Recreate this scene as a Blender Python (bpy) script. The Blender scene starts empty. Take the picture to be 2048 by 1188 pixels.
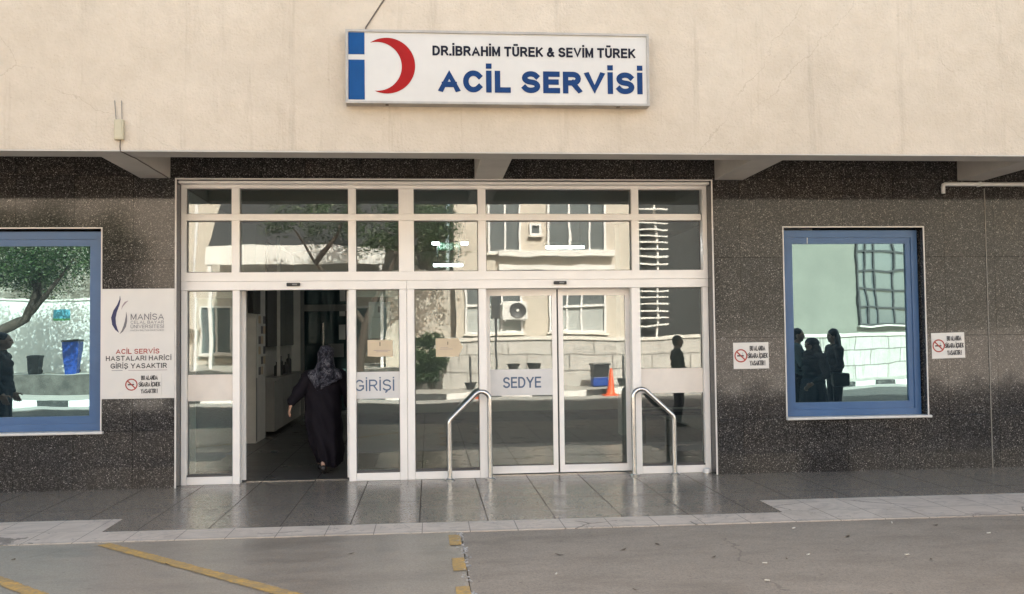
import bpy, bmesh, math, random
from mathutils import Vector, Matrix
random.seed(7)
R = math.radians
scene = bpy.context.scene
COL = scene.collection

# ------------------------------------------------------------------ camera
cam_d = bpy.data.cameras.new('camera')
cam_d.sensor_width = 36.0
cam_d.lens = 32.92
cam_d.clip_start = 0.05
cam_d.clip_end = 2000
cam = bpy.data.objects.new('camera', cam_d)
COL.objects.link(cam)
_r = ((0.9960359, -0.00799364, 0.0885923), (-0.08821348, 0.03932408, 0.99532507), (-0.01144008, -0.99919453, 0.03846305))
cam.matrix_world = Matrix(((_r[0][0], -_r[0][1], -_r[0][2], 0.0),
                           (_r[1][0], -_r[1][1], -_r[1][2], -10.55),
                           (_r[2][0], -_r[2][1], -_r[2][2], 1.645),
                           (0, 0, 0, 1)))
scene.camera = cam

# ------------------------------------------------------------------ light
SUN_EL, SUN_AZ = R(41.5), R(14)
world = bpy.data.worlds.new('World')
scene.world = world
world.use_nodes = True
_nt = world.node_tree
_bg = _nt.nodes['Background']
_sky = _nt.nodes.new('ShaderNodeTexSky')
_sky.sky_type = 'NISHITA'
_sky.sun_disc = False
_sky.sun_elevation = SUN_EL
_sky.sun_rotation = SUN_AZ
_sky.dust_density = 3.0
_sky.air_density = 0.8
_haze = _nt.nodes.new('ShaderNodeMix')          # hazy, slightly warm daylight
_haze.data_type = 'RGBA'; _haze.blend_type = 'MULTIPLY'
_haze.inputs[0].default_value = 1.0
_haze.inputs[7].default_value = (1.0, 0.845, 0.655, 1)
_nt.links.new(_sky.outputs[0], _haze.inputs[6])
_nt.links.new(_haze.outputs[2], _bg.inputs[0])
_bg.inputs[1].default_value = 0.15
sun_d = bpy.data.lights.new('sun', 'SUN')
sun_d.energy = 3.4
sun_d.angle = R(0.5)
sun_d.color = (1.0, 0.95, 0.87)
sun = bpy.data.objects.new('sun', sun_d)
COL.objects.link(sun)
_sd = Vector((math.sin(SUN_AZ) * math.cos(SUN_EL), math.cos(SUN_AZ) * math.cos(SUN_EL), math.sin(SUN_EL)))
sun.rotation_euler = (-_sd).to_track_quat('-Z', 'Y').to_euler()
scene.view_settings.view_transform = 'Standard'
scene.view_settings.look = 'None'
scene.view_settings.gamma = 1
scene.view_settings.exposure = 2.9

# ------------------------------------------------------------------ materials
def srgb(r, g, b):
    f = lambda c: (c / 255 / 12.92) if c / 255 <= 0.04045 else ((c / 255 + 0.055) / 1.055) ** 2.4
    return (f(r), f(g), f(b))

class NT:
    def __init__(s, name):
        s.m = bpy.data.materials.new(name)
        s.m.use_nodes = True
        s.t = s.m.node_tree
        s.b = s.t.nodes['Principled BSDF']
        s.out = s.t.nodes['Material Output']
        s.tc = s.t.nodes.new('ShaderNodeTexCoord').outputs['Object']
    def n(s, typ, **kw):
        nd = s.t.nodes.new('ShaderNode' + typ)
        for k, v in kw.items():
            if k.startswith('i_'):
                nd.inputs[k[2:].replace('_', ' ')].default_value = v
            else:
                setattr(nd, k, v)
        return nd
    def l(s, a, b): s.t.links.new(a, b)
    def math(s, op, a, b=None, clamp=False):
        nd = s.n('Math', operation=op, use_clamp=clamp)
        for i, v in enumerate((a, b)):
            if v is None: continue
            if isinstance(v, (int, float)): nd.inputs[i].default_value = v
            else: s.l(v, nd.inputs[i])
        return nd.outputs[0]
    def noise(s, scale, detail=5, rough=.6, vec=None, dist=0):
        nd = s.n('TexNoise', i_Scale=scale, i_Detail=detail, i_Roughness=rough, i_Distortion=dist)
        s.l(vec if vec is not None else s.tc, nd.inputs['Vector'])
        return nd.outputs['Fac']
    def mapv(s, scale=(1, 1, 1), loc=(0, 0, 0), rot=(0, 0, 0)):
        nd = s.n('Mapping')
        nd.inputs['Scale'].default_value = scale
        nd.inputs['Location'].default_value = loc
        nd.inputs['Rotation'].default_value = rot
        s.l(s.tc, nd.inputs['Vector'])
        return nd.outputs[0]
    def ramp(s, fac, stops, interp='LINEAR'):
        nd = s.n('ValToRGB')
        nd.color_ramp.interpolation = interp
        els = nd.color_ramp.elements
        while len(els) > 1: els.remove(els[-1])
        els[0].position = stops[0][0]
        els[0].color = (*stops[0][1], 1) if not isinstance(stops[0][1], (int, float)) else (stops[0][1],) * 3 + (1,)
        for p, c in stops[1:]:
            e = els.new(p)
            e.color = (*c, 1) if not isinstance(c, (int, float)) else (c, c, c, 1)
        s.l(fac, nd.inputs[0])
        return nd.outputs[0]
    def mix(s, fac, a, b, blend='MIX'):
        nd = s.n('Mix', data_type='RGBA', blend_type=blend)
        for sock, v in ((nd.inputs[0], fac), (nd.inputs[6], a), (nd.inputs[7], b)):
            if isinstance(v, (int, float)): sock.default_value = v
            elif isinstance(v, tuple): sock.default_value = (*v, 1)
            else: s.l(v, sock)
        return nd.outputs[2]
    def bump(s, h, strength=.3, dist=.01, target=None):
        nd = s.n('Bump')
        nd.inputs['Strength'].default_value = strength
        nd.inputs['Distance'].default_value = dist
        s.l(h, nd.inputs['Height'])
        s.l(nd.outputs[0], target if target is not None else s.b.inputs['Normal'])
    def set(s, color=None, rough=None, metal=None, spec=None):
        for nm, v in (('Base Color', color), ('Roughness', rough), ('Metallic', metal), ('Specular IOR Level', spec)):
            if v is None: continue
            sock = s.b.inputs[nm]
            if isinstance(v, (int, float)): sock.default_value = v
            elif isinstance(v, tuple): sock.default_value = (*v, 1)
            else: s.l(v, sock)
        return s.m

def plain(name, col, rough=.5, var=.12, scale=6, bump=0, bscale=60, metal=0, spec=.5):
    t = NT(name)
    n = t.noise(scale)
    lo = tuple(max(0, c * (1 - var)) for c in col); hi = tuple(min(1, c * (1 + var)) for c in col)
    c = t.ramp(n, [(.3, lo), (.7, hi)])
    rr = t.math('ADD', t.math('MULTIPLY', t.noise(scale * 3), .16), rough - .08)
    t.set(c, rr, metal, spec)
    if bump: t.bump(t.noise(bscale), bump, .004)
    return t.m

M = {}
def mk():
    # beige painted render of the upper wall: blotches, faint drips, hairline cracks
    t = NT('beige_render')
    n1 = t.noise(.7, 6, .6); n2 = t.noise(5, 6, .7)
    base = t.ramp(n1, [(.3, (.51, .425, .325)), (.55, (.565, .475, .37)), (.75, (.60, .515, .41))])
    base = t.mix(.35, base, t.ramp(n2, [(.35, (.45, .375, .285)), (.65, (.60, .51, .405))]))
    drip = t.noise(1.0, 6, .75, t.mapv((5.0, 1, .35)))
    sp = t.n('SeparateXYZ'); t.l(t.tc, sp.inputs[0])
    dm = t.ramp(drip, [(.56, 0.0), (.72, 1.0)])
    base = t.mix(t.math('MULTIPLY', dm, .30), base, (.26, .21, .155))
    speck = t.ramp(t.noise(38, 2, .5), [(.70, 0.0), (.76, 1.0)])
    base = t.mix(t.math('MULTIPLY', speck, .22), base, (.20, .165, .125))
    vor = t.n('TexVoronoi', feature='DISTANCE_TO_EDGE', i_Scale=.32)
    nv = t.n('TexNoise', i_Scale=2.2, i_Detail=7, i_Roughness=.65); t.l(t.tc, nv.inputs['Vector'])
    mx = t.mix(.22, t.tc, nv.outputs['Color']); t.l(mx, vor.inputs['Vector'])
    crack = t.math('LESS_THAN', vor.outputs['Distance'], .0008)
    crack = t.math('MULTIPLY', crack, t.ramp(t.noise(.9, 2), [(.5, 0.0), (.56, 1.0)]))
    base = t.mix(t.math('MULTIPLY', crack, .28), base, (.25, .2, .15))
    t.set(base, .85, 0, .25)
    gr = t.ramp(t.noise(.45, 5, .65), [(.55, 0.0), (.72, 1.0)])
    base = t.mix(t.math('MULTIPLY', gr, .16), base, (.27, .235, .19))
    t.set(base)
    t.bump(t.math('ADD', t.noise(45, 4), t.math('ADD', t.math('MULTIPLY', n2, 1.8), t.noise(17, 3))), .75, .010)
    M['render'] = t.m
    M['soffit'] = plain('grey_painted_concrete', (.42, .38, .33), .8, .1, 3, .2, 50)
    M['beam'] = plain('cream_painted_concrete', (.50, .455, .40), .8, .1, 2.5, .25, 40)

    # polished dark aggregate cladding, in slabs
    t = NT('dark_aggregate_cladding')
    v = t.n('TexVoronoi', feature='F1', i_Scale=92); t.l(t.tc, v.inputs['Vector'])
    sp = t.n('SeparateColor'); t.l(v.outputs['Color'], sp.inputs[0])
    cells = t.ramp(sp.outputs[0], [(0, (.016, .015, .0146)), (.38, (.029, .027, .026)), (.60, (.049, .046, .0435)), (.77, (.086, .081, .076)), (.885, (.16, .152, .142)), (.955, (.30, .287, .27))], 'CONSTANT')
    v2 = t.n('TexVoronoi', feature='F1', i_Scale=150); t.l(t.tc, v2.inputs['Vector'])
    sp2 = t.n('SeparateColor'); t.l(v2.outputs['Color'], sp2.inputs[0])
    fine = t.ramp(sp2.outputs[1], [(0, (.017, .016, .0155)), (.6, (.043, .040, .038)), (.87, (.12, .114, .107))], 'CONSTANT')
    edge = t.ramp(v.outputs['Distance'], [(.36, 0.0), (.55, 1.0)])
    c = t.mix(edge, cells, fine)
    blotch = t.noise(1.1, 4)
    c = t.mix(t.math('MULTIPLY', t.ramp(blotch, [(.42, 0.0), (.66, 1.0)]), .35), c, t.mix(1.0, c, (1.35, 1.20, 1.06), 'MULTIPLY'))
    # slabs: seams and a slightly different tone and tilt for each
    mp = t.n('Mapping'); mp.inputs['Rotation'].default_value = (R(-90), 0, 0); mp.inputs['Location'].default_value = (.12, .3, .22); t.l(t.tc, mp.inputs['Vector'])
    br = t.n('TexBrick', offset=.0, squash=1.0)
    for k, val in (('Scale', 1.0), ('Mortar Size', .0028), ('Mortar Smooth', .1), ('Brick Width', .62), ('Row Height', .93)): br.inputs[k].default_value = val
    br.inputs['Color1'].default_value = (.86, .86, .88, 1); br.inputs['Color2'].default_value = (1.14, 1.10, 1.06, 1); br.inputs['Mortar'].default_value = (.25, .22, .2, 1)
    t.l(mp.outputs[0], br.inputs['Vector'])
    c = t.mix(1.0, c, br.outputs['Color'], 'MULTIPLY')
    rg = t.math('ADD', t.math('MULTIPLY', t.noise(2.5, 4), .10), .02)
    t.set(c, rg, 0, .34)
    hb = t.math('ADD', t.math('MULTIPLY', t.noise(.9, 1), 1.0), t.math('MULTIPLY', br.outputs['Fac'], -.4))
    t.bump(hb, .5, .004)
    M['granite'] = t.m

    # polished dark terrazzo floor of the porch
    def terrazzo(name, cols, jx, jy, ox, oy, rough, jw=.0055, tint=.10):
        t = NT(name)
        v = t.n('TexVoronoi', feature='F1', i_Scale=85); t.l(t.tc, v.inputs['Vector'])
        sp = t.n('SeparateColor'); t.l(v.outputs['Color'], sp.inputs[0])
        c = t.ramp(sp.outputs[0], [(0, cols[0]), (.45, cols[1]), (.8, cols[2])], 'CONSTANT')
        c = t.mix(.30, c, t.ramp(t.noise(1.3, 6, .7), [(.3, cols[0]), (.7, cols[2])]))
        wear = t.ramp(t.noise(1.0, 6, .7, t.mapv((.5, 2.2, 1))), [(.45, 0.0), (.7, 1.0)])
        c = t.mix(t.math('MULTIPLY', wear, .22), c, cols[3])
        g = t.n('SeparateXYZ'); t.l(t.tc, g.inputs[0])
        def joint(o, step, off):
            f = t.math('FRACT', t.math('DIVIDE', t.math('ADD', o, off + 600 * step), step))
            return t.math('LESS_THAN', t.math('ABSOLUTE', t.math('SUBTRACT', f, .5)), jw / step)
        j = t.math('MAXIMUM', joint(g.outputs[0], jx, ox), joint(g.outputs[1], jy, oy))
        c = t.mix(t.math('MULTIPLY', j, .7), c, (.028, .025, .022))
        r = t.math('ADD', t.math('MULTIPLY', t.noise(3, 6, .7), .12), rough)
        r = t.math('ADD', r, t.math('MULTIPLY', wear, .05))
        t.set(c, t.math('MAXIMUM', r, t.math('MULTIPLY', j, .8)), 0, t.math('MULTIPLY', t.math('SUBTRACT', 1.0, j), .34))
        t.bump(t.math('ADD', t.noise(12, 3), t.math('MULTIPLY', j, -2)), .06, .002)
        return t.m
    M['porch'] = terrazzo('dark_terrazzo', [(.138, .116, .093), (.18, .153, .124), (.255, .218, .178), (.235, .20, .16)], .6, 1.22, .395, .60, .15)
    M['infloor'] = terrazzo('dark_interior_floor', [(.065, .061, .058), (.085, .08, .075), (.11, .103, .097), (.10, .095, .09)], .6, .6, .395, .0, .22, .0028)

    # white marble edging
    t = NT('white_marble')
    n = t.noise(1.6, 8, .65, None, 1.2)
    c = t.ramp(n, [(.35, (.40, .335, .275)), (.5, (.53, .45, .37)), (.6, (.45, .38, .31)), (.7, (.54, .46, .38))])
    vein = t.ramp(t.math('ABSOLUTE', t.math('SUBTRACT', t.noise(1.1, 6, .6, None, 2.0), .5)), [(0, 1.0), (.012, 0.0)])
    c = t.mix(t.math('MULTIPLY', vein, .5), c, (.14, .125, .11))
    stain = t.ramp(t.noise(.8, 5, .6), [(.55, 0.0), (.75, 1.0)])
    c = t.mix(t.math('MULTIPLY', stain, .35), c, (.22, .18, .13))
    g = t.n('SeparateXYZ'); t.l(t.tc, g.inputs[0])
    f = t.math('FRACT', t.math('DIVIDE', t.math('ADD', g.outputs[0], 240.27), .40))
    j = t.math('LESS_THAN', t.math('ABSOLUTE', t.math('SUBTRACT', f, .5)), .011)
    f2 = t.math('FRACT', t.math('DIVIDE', t.math('ADD', g.outputs[1], 242.275), .41))
    j = t.math('MAXIMUM', j, t.math('LESS_THAN', t.math('ABSOLUTE', t.math('SUBTRACT', f2, .5)), .010))
    vor = t.n('TexVoronoi', feature='DISTANCE_TO_EDGE', i_Scale=.75)
    nv = t.n('TexNoise', i_Scale=3.0, i_Detail=6, i_Roughness=.6); t.l(t.tc, nv.inputs['Vector'])
    t.l(t.mix(.15, t.tc, nv.outputs['Color']), vor.inputs['Vector'])
    j2 = t.math('MULTIPLY', t.math('LESS_THAN', vor.outputs['Distance'], .006), t.math('GREATER_THAN', t.noise(.9, 1), .53))
    c = t.mix(t.math('MULTIPLY', t.math('MAXIMUM', j, j2), .7), c, (.10, .085, .07))
    t.set(c, t.math('ADD', t.math('MULTIPLY', t.noise(4), .3), .35), 0, .15)
    M['marble'] = t.m

    def concrete(name, a, b, rough, spec, streak):
        t = NT(name)
        n1 = t.noise(.55, 7, .65); n2 = t.noise(1.0, 7, .75, t.mapv(streak)); n3 = t.noise(70, 3, .6)
        c = t.ramp(n1, [(.28, a), (.72, b)])
        c = t.mix(.6, c, t.ramp(n2, [(.34, tuple(x * .62 for x in a)), (.66, tuple(x * 1.12 for x in b))]))
        c = t.mix(.45, c, t.ramp(n3, [(.32, tuple(x * .6 for x in a)), (.68, tuple(x * 1.25 for x in b))]))
        c = t.mix(.25, c, t.ramp(t.noise(190, 2, .5), [(.35, tuple(x * .5 for x in a)), (.65, tuple(x * 1.4 for x in b))]))
        st = t.ramp(t.noise(.8, 5, .7, t.mapv((1, 2.5, 1), (3, 7, 0))), [(.50, 0.0), (.68, 1.0)])
        c = t.mix(t.math('MULTIPLY', st, .4), c, tuple(x * .62 for x in a))
        pit = t.ramp(t.noise(18, 2, .5), [(.69, 0.0), (.74, 1.0)])
        c = t.mix(t.math('MULTIPLY', pit, .5), c, tuple(x * .5 for x in a))
        vor = t.n('TexVoronoi', feature='DISTANCE_TO_EDGE', i_Scale=.35)
        nv = t.n('TexNoise', i_Scale=2.0, i_Detail=7, i_Roughness=.65); t.l(t.tc, nv.inputs['Vector'])
        t.l(t.mix(.3, t.tc, nv.outputs['Color']), vor.inputs['Vector'])
        cr = t.math('MULTIPLY', t.math('LESS_THAN', vor.outputs['Distance'], .0022), t.math('GREATER_THAN', t.noise(.7, 1), .5))
        c = t.mix(t.math('MULTIPLY', cr, .35), c, tuple(x * .35 for x in a))
        rr = t.math('ADD', t.math('MULTIPLY', n2, .3), rough - .15)
        t.set(c, rr, 0, spec)
        t.bump(t.math('ADD', n3, t.math('MULTIPLY', n2, .8)), .22, .002)
        return t.m
    M['conc_l'] = concrete('worn_smooth_concrete', (.175, .149, .119), (.325, .275, .216), .36, .34, (1.0, 4.5, 1))
    M['conc_r'] = concrete('dusty_brown_concrete', (.215, .181, .143), (.325, .274, .215), .65, .14, (1.2, 3.5, 1))
    M['sunlit_strip_concrete'] = concrete('pale_sunlit_concrete', (.34, .325, .30), (.42, .40, .37), .8, .3, (1, 2, 1))  # road concrete paled to carry sunlight; loose crumbs share it
    M['road'] = concrete('street_concrete', (.085, .083, .08), (.125, .12, .112), .7, .3, (1, 2, 1))
    M['pave'] = concrete('pavement_concrete', (.36, .34, .31), (.45, .43, .39), .8, .3, (1, 1, 1))

    t = NT('worn_yellow_paint')
    n = t.noise(7, 7, .75)
    w = t.ramp(n, [(.40, 0.0), (.64, 1.0)])
    c = t.mix(w, (.31, .215, .10), (.56, .33, .075))
    c = t.mix(t.math('MULTIPLY', t.ramp(t.noise(30, 4, .7), [(.48, 0.0), (.60, 1.0)]), .6), c, (.22, .185, .14))
    t.set(c, .6, 0, .3)
    M['yellow'] = t.m

    M['alu'] = plain('white_aluminium', (.85, .80, .745), .32, .04, 3)
    M['aluedge'] = plain('grey_gasket', (.10, .09, .085), .6, .1)
    M['trim'] = plain('white_trim', (.66, .61, .56), .45, .1, 8)
    M['sill'] = plain('white_stone_sill', (.62, .59, .55), .4, .12, 8, .1)
    M['steel'] = plain('brushed_steel', (.62, .60, .57), .22, .06, 12, 0, 60, 1.0)
    M['black'] = plain('black_plastic', (.015, .015, .016), .35, .2)
    M['darkgrey'] = plain('dark_grey_paint', (.05, .05, .053), .5, .15)
    M['bluefr'] = plain('blue_powder_coat', (.045, .11, .235), .38, .07, 4)
    M['signface'] = plain('sign_face_acrylic', (.54, .505, .455), .38, .05, 2.5)
    M['signcase'] = plain('sign_case_metal', (.36, .33, .29), .5, .15, 5, .1)
    M['signblue'] = plain('sign_blue', (.006, .06, .19), .4, .08, spec=.12)
    M['signred'] = plain('sign_red', (.30, .008, .007), .4, .08, spec=.12)
    M['signtextblue'] = plain('lettering_blue', (.007, .036, .12), .45, .12, 9, spec=.12)
    M['signtextdark'] = plain('lettering_dark', (.010, .011, .02), .45, .12, spec=.12)
    M['poster'] = plain('matt_white_poster', (.66, .62, .57), .45, .03, 2)
    M['paper'] = plain('white_paper', (.70, .68, .64), .7, .05)
    M['cream'] = plain('cream_paper', (.60, .485, .335), .7, .06)
    M['greytext'] = plain('grey_print', (.16, .15, .16), .6)
    M['darktext'] = plain('dark_print', (.05, .045, .045), .6)
    M['redtext'] = plain('red_print', (.36, .045, .03), .6)
    M['navy'] = plain('navy_print', (.03, .03, .09), .6)
    M['palered'] = plain('pale_print', (.35, .27, .28), .6)
    M['panel'] = plain('beige_infill_panel', (.72, .65, .575), .4, .04)
    M['girpanel'] = plain('white_infill_panel', (.64, .62, .60), .4, .04)
    M['bluetext'] = plain('slate_blue_print', (.085, .125, .205), .5)
    M['box'] = plain('yellowed_plastic', (.46, .40, .27), .5, .08)
    M['wire'] = plain('brown_cable', (.10, .075, .055), .6)
    M['wiregrey'] = plain('grey_cable', (.22, .20, .17), .6)
    M['whitepipe'] = plain('white_pvc', (.66, .64, .60), .4, .06)

    def glass(name, refl, tint, rtint, body=None, wav=.0022):
        t = NT(name)
        t.t.nodes.remove(t.b)
        g = t.n('BsdfGlossy'); g.inputs['Roughness'].default_value = 0.0; g.inputs['Color'].default_value = (*rtint, 1)
        h = t.math('ADD', t.noise(1.3, 1, .3), t.math('MULTIPLY', t.noise(4.5, 1, .3), .12))
        t.bump(h, 1.0, wav, g.inputs['Normal'])
        if body is None:
            x = t.n('BsdfTransparent'); x.inputs['Color'].default_value = (*tint, 1)
        else:
            x = t.n('BsdfDiffuse'); x.inputs['Color'].default_value = (*body, 1)
        fr = t.n('Fresnel'); fr.inputs['IOR'].default_value = 1.5
        fac = t.math('ADD', t.math('MULTIPLY', fr.outputs[0], 1.0), refl, True)
        mx = t.n('MixShader')
        t.l(fac, mx.inputs[0]); t.l(x.outputs[0], mx.inputs[1]); t.l(g.outputs[0], mx.inputs[2])
        dst = t.n('BsdfDiffuse'); dst.inputs['Color'].default_value = (.55, .54, .52, 1)
        sm = t.ramp(t.noise(2.2, 6, .7, t.mapv((1, 1, .55))), [(.42, .25), (.72, 1.0)])
        m2 = t.n('MixShader'); t.l(t.math('MULTIPLY', sm, .030), m2.inputs[0]); t.l(mx.outputs[0], m2.inputs[1]); t.l(dst.outputs[0], m2.inputs[2])
        t.l(m2.outputs[0], t.out.inputs[0])
        return t.m
    M['glass'] = glass('clear_glass', .075, (.62, .71, .71), (1, .985, .965), None, .0015)
    M['glasslow'] = glass('sliding_leaf_glass', .08, (.60, .70, .70), (1, .985, .965), None, .0015)
    M['mirror'] = glass('blue_mirror_glass', .26, None, (.60, .87, .90), (.006, .016, .022), .0016)
    M['oppglass'] = glass('far_window_glass', .10, None, (.9, .95, 1), (.13, .145, .15), .001)
    M['tealglass'] = glass('dark_teal_glass', .05, None, (.9, 1, 1), (.018, .042, .048), .001)

    M['inwall'] = plain('grey_interior_paint', (.72, .69, .64), .6, .06)
    M['inceil'] = plain('interior_ceiling', (.30, .30, .29), .8, .05)
    M['ingrey'] = plain('interior_grey_frame', (.22, .22, .21), .5, .08)
    M['cabinet'] = plain('dark_cabinet_laminate', (.05, .05, .052), .4, .12)
    M['counter'] = plain('counter_laminate', (.30, .285, .27), .4, .08)
    M['exitgreen'] = plain('exit_sign_green', (.02, .10, .05), .4)
    t = NT('lamp_tube'); t.set((.8, .8, .8), .5); t.b.inputs['Emission Color'].default_value = (1, 1, .97, 1); t.b.inputs['Emission Strength'].default_value = 9.0
    M['lamp'] = t.m
    t = NT('exit_print'); t.set((.5, .6, .5), .5); t.b.inputs['Emission Color'].default_value = (.6, .9, .65, 1); t.b.inputs['Emission Strength'].default_value = .10
    M['exitprint'] = t.m

    # people
    M['skin'] = plain('skin', (.50, .29, .20), .5, .06, 12)
    M['abaya'] = plain('dark_plum_cloth', (.008, .006, .0095), .8, .15, 8, .3, 90, 0, .2)
    M['shoe'] = plain('black_shoe', (.02, .018, .018), .4)
    M['hair'] = plain('black_hair', (.012, .01, .009), .45, .3, 40, .5, 120)
    M['hairgrey'] = plain('short_dark_hair', (.03, .027, .025), .5, .3, 40, .5, 120)
    M['shirtgrey'] = plain('grey_green_shirt', (.12, .16, .16), .8, .1, 9, .2, 80)
    M['shirtblack'] = plain('black_shirt', (.018, .018, .02), .8, .15, 9, .2, 80)
    M['shirtnavy'] = plain('navy_shirt', (.02, .032, .055), .8, .15, 9, .2, 80)
    M['trouser'] = plain('dark_trousers', (.025, .025, .03), .8, .15, 9, .2, 80)
    M['jeans'] = plain('dark_jeans', (.018, .024, .036), .8, .15, 9, .2, 80)
    M['eye'] = plain('dark_eye', (.02, .015, .012), .2)
    t = NT('patterned_scarf')
    n = t.noise(8.5, 4, .6, None, 1.8)
    c = t.ramp(n, [(.36, (.008, .008, .012)), (.45, (.018, .018, .027)), (.485, (.085, .085, .105)), (.515, (.012, .012, .018)), (.565, (.02, .02, .03)), (.60, (.15, .147, .165)), (.66, (.05, .047, .06)), (.72, (.01, .01, .015))])
    t.set(c, .7, 0, .2); M['scarf'] = t.m
    M['scarfdark'] = plain('black_scarf', (.016, .015, .018), .7, .15)

    # far side of the street
    t = NT('stone_block_wall')
    nv = t.n('TexNoise', i_Scale=1.4, i_Detail=5, i_Roughness=.6); t.l(t.tc, nv.inputs['Vector'])
    mp = t.n('Mapping'); mp.inputs['Rotation'].default_value = (R(-90), 0, 0); t.l(t.mix(.07, t.tc, nv.outputs['Color']), mp.inputs['Vector'])
    br = t.n('TexBrick', offset=.42)
    for k, val in (('Scale', 1.0), ('Mortar Size', .02), ('Mortar Smooth', .3), ('Brick Width', 1.15), ('Row Height', .42)): br.inputs[k].default_value = val
    br.inputs['Color1'].default_value = (.40, .385, .36, 1); br.inputs['Color2'].default_value = (.50, .48, .45, 1); br.inputs['Mortar'].default_value = (.07, .065, .06, 1)
    t.l(mp.outputs[0], br.inputs['Vector'])
    c = t.mix(.35, br.outputs['Color'], t.ramp(t.noise(3, 7, .7), [(.3, (.30, .28, .26)), (.7, (.56, .54, .51))]))
    st = t.ramp(t.noise(1.0, 5, .7, t.mapv((7, 7, .6))), [(.56, 0.0), (.7, 1.0)])
    c = t.mix(t.math('MULTIPLY', st, .6), c, (.14, .13, .115))
    t.set(c, .9, 0, .2); t.bump(t.noise(9, 5), .5, .02)
    M['stone'] = t.m
    t = NT('black_white_kerb_paint')
    g = t.n('SeparateXYZ'); t.l(t.tc, g.inputs[0])
    f = t.math('LESS_THAN', t.math('FRACT', t.math('DIVIDE', t.math('ADD', g.outputs[0], 300.35), 1.5)), .5)
    c = t.mix(f, (.70, .68, .65), (.035, .035, .035))
    c = t.mix(t.math('MULTIPLY', t.ramp(t.noise(6, 6, .7), [(.5, 0.0), (.7, 1.0)]), .4), c, (.3, .28, .26))
    t.set(c, .7); M['kerb'] = t.m
    M['darkstone'] = plain('dark_rough_stone', (.085, .08, .072), .9, .45, 3, .5, 20)
    M['far_beige'] = plain('far_beige_paint', (.48, .435, .375), .85, .08, 1.2)
    M['far_grey'] = plain('far_grey_green_paint', (.19, .19, .165), .85, .1, 1.2)
    M['far_white'] = plain('far_white_paint', (.66, .65, .62), .8, .06, 1.2)
    M['far_cap'] = plain('pale_wall_cap', (.62, .59, .54), .8, .1)
    M['far_frame'] = plain('white_window_frame', (.68, .67, .66), .4, .05)
    M['far_blind'] = plain('pale_window_blind', (.35, .37, .36), .7, .06)
    M['far_dark'] = plain('dark_void', (.03, .032, .034), .8, .1)
    M['acwhite'] = plain('white_enamel', (.64, .63, .61), .4, .05)
    M['cone'] = plain('orange_rubber', (.75, .10, .02), .5, .06)
    M['conewhite'] = plain('white_reflective_band', (.7, .7, .7), .4)
    M['binblue'] = plain('blue_plastic', (.012, .05, .26), .45, .08)
    M['binblack'] = plain('dark_bin_plastic', (.025, .027, .03), .5, .1)
    M['bark'] = plain('tree_bark', (.06, .045, .035), .9, .3, 8, .8, 30)
    t = NT('tree_leaves')
    gi = t.n('NewGeometry')
    c = t.ramp(gi.outputs['Random Per Island'], [(0, (.012, .026, .008)), (.6, (.028, .056, .016)), (1, (.075, .11, .04))])
    t.set(c, .45, 0, .4)
    M['leaf'] = t.m
    M['noticeblue'] = plain('blue_green_print', (.08, .32, .42), .6)
    M['noticegreen'] = plain('green_print', (.10, .32, .12), .6)
mk()

# ------------------------------------------------------------------ object helpers
ROOTLOC = {}
def tag(o, label=None, cat=None, group=None, kind=None):
    if label: o['label'] = label
    if cat: o['category'] = cat
    if group: o['group'] = group
    if kind: o['kind'] = kind
    return o
def thing(name, loc, label, cat, group=None, rz=0):
    o = bpy.data.objects.new(name, None)
    o.empty_display_size = .2
    o.location = loc; o.rotation_euler = (0, 0, rz)
    COL.objects.link(o)
    ROOTLOC[o.name] = Vector(loc)
    return tag(o, label, cat, group)
def link(name, me, mat, parent=None, local=False, smooth=False):
    """world-coordinate mesh -> object; children are shifted to their root's base"""
    o = bpy.data.objects.new(name, me)
    COL.objects.link(o)
    if mat is not None:
        me.materials.clear(); me.materials.append(mat)
    if parent is not None:
        o.parent = parent
        b = ROOTLOC.get(parent.name, Vector((0, 0, 0)))
        ROOTLOC[o.name] = b
        if not local: me.transform(Matrix.Translation(-b))
    else:
        ROOTLOC[o.name] = Vector((0, 0, 0))
    if smooth:
        for p in me.polygons: p.use_smooth = True
    return o
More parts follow.
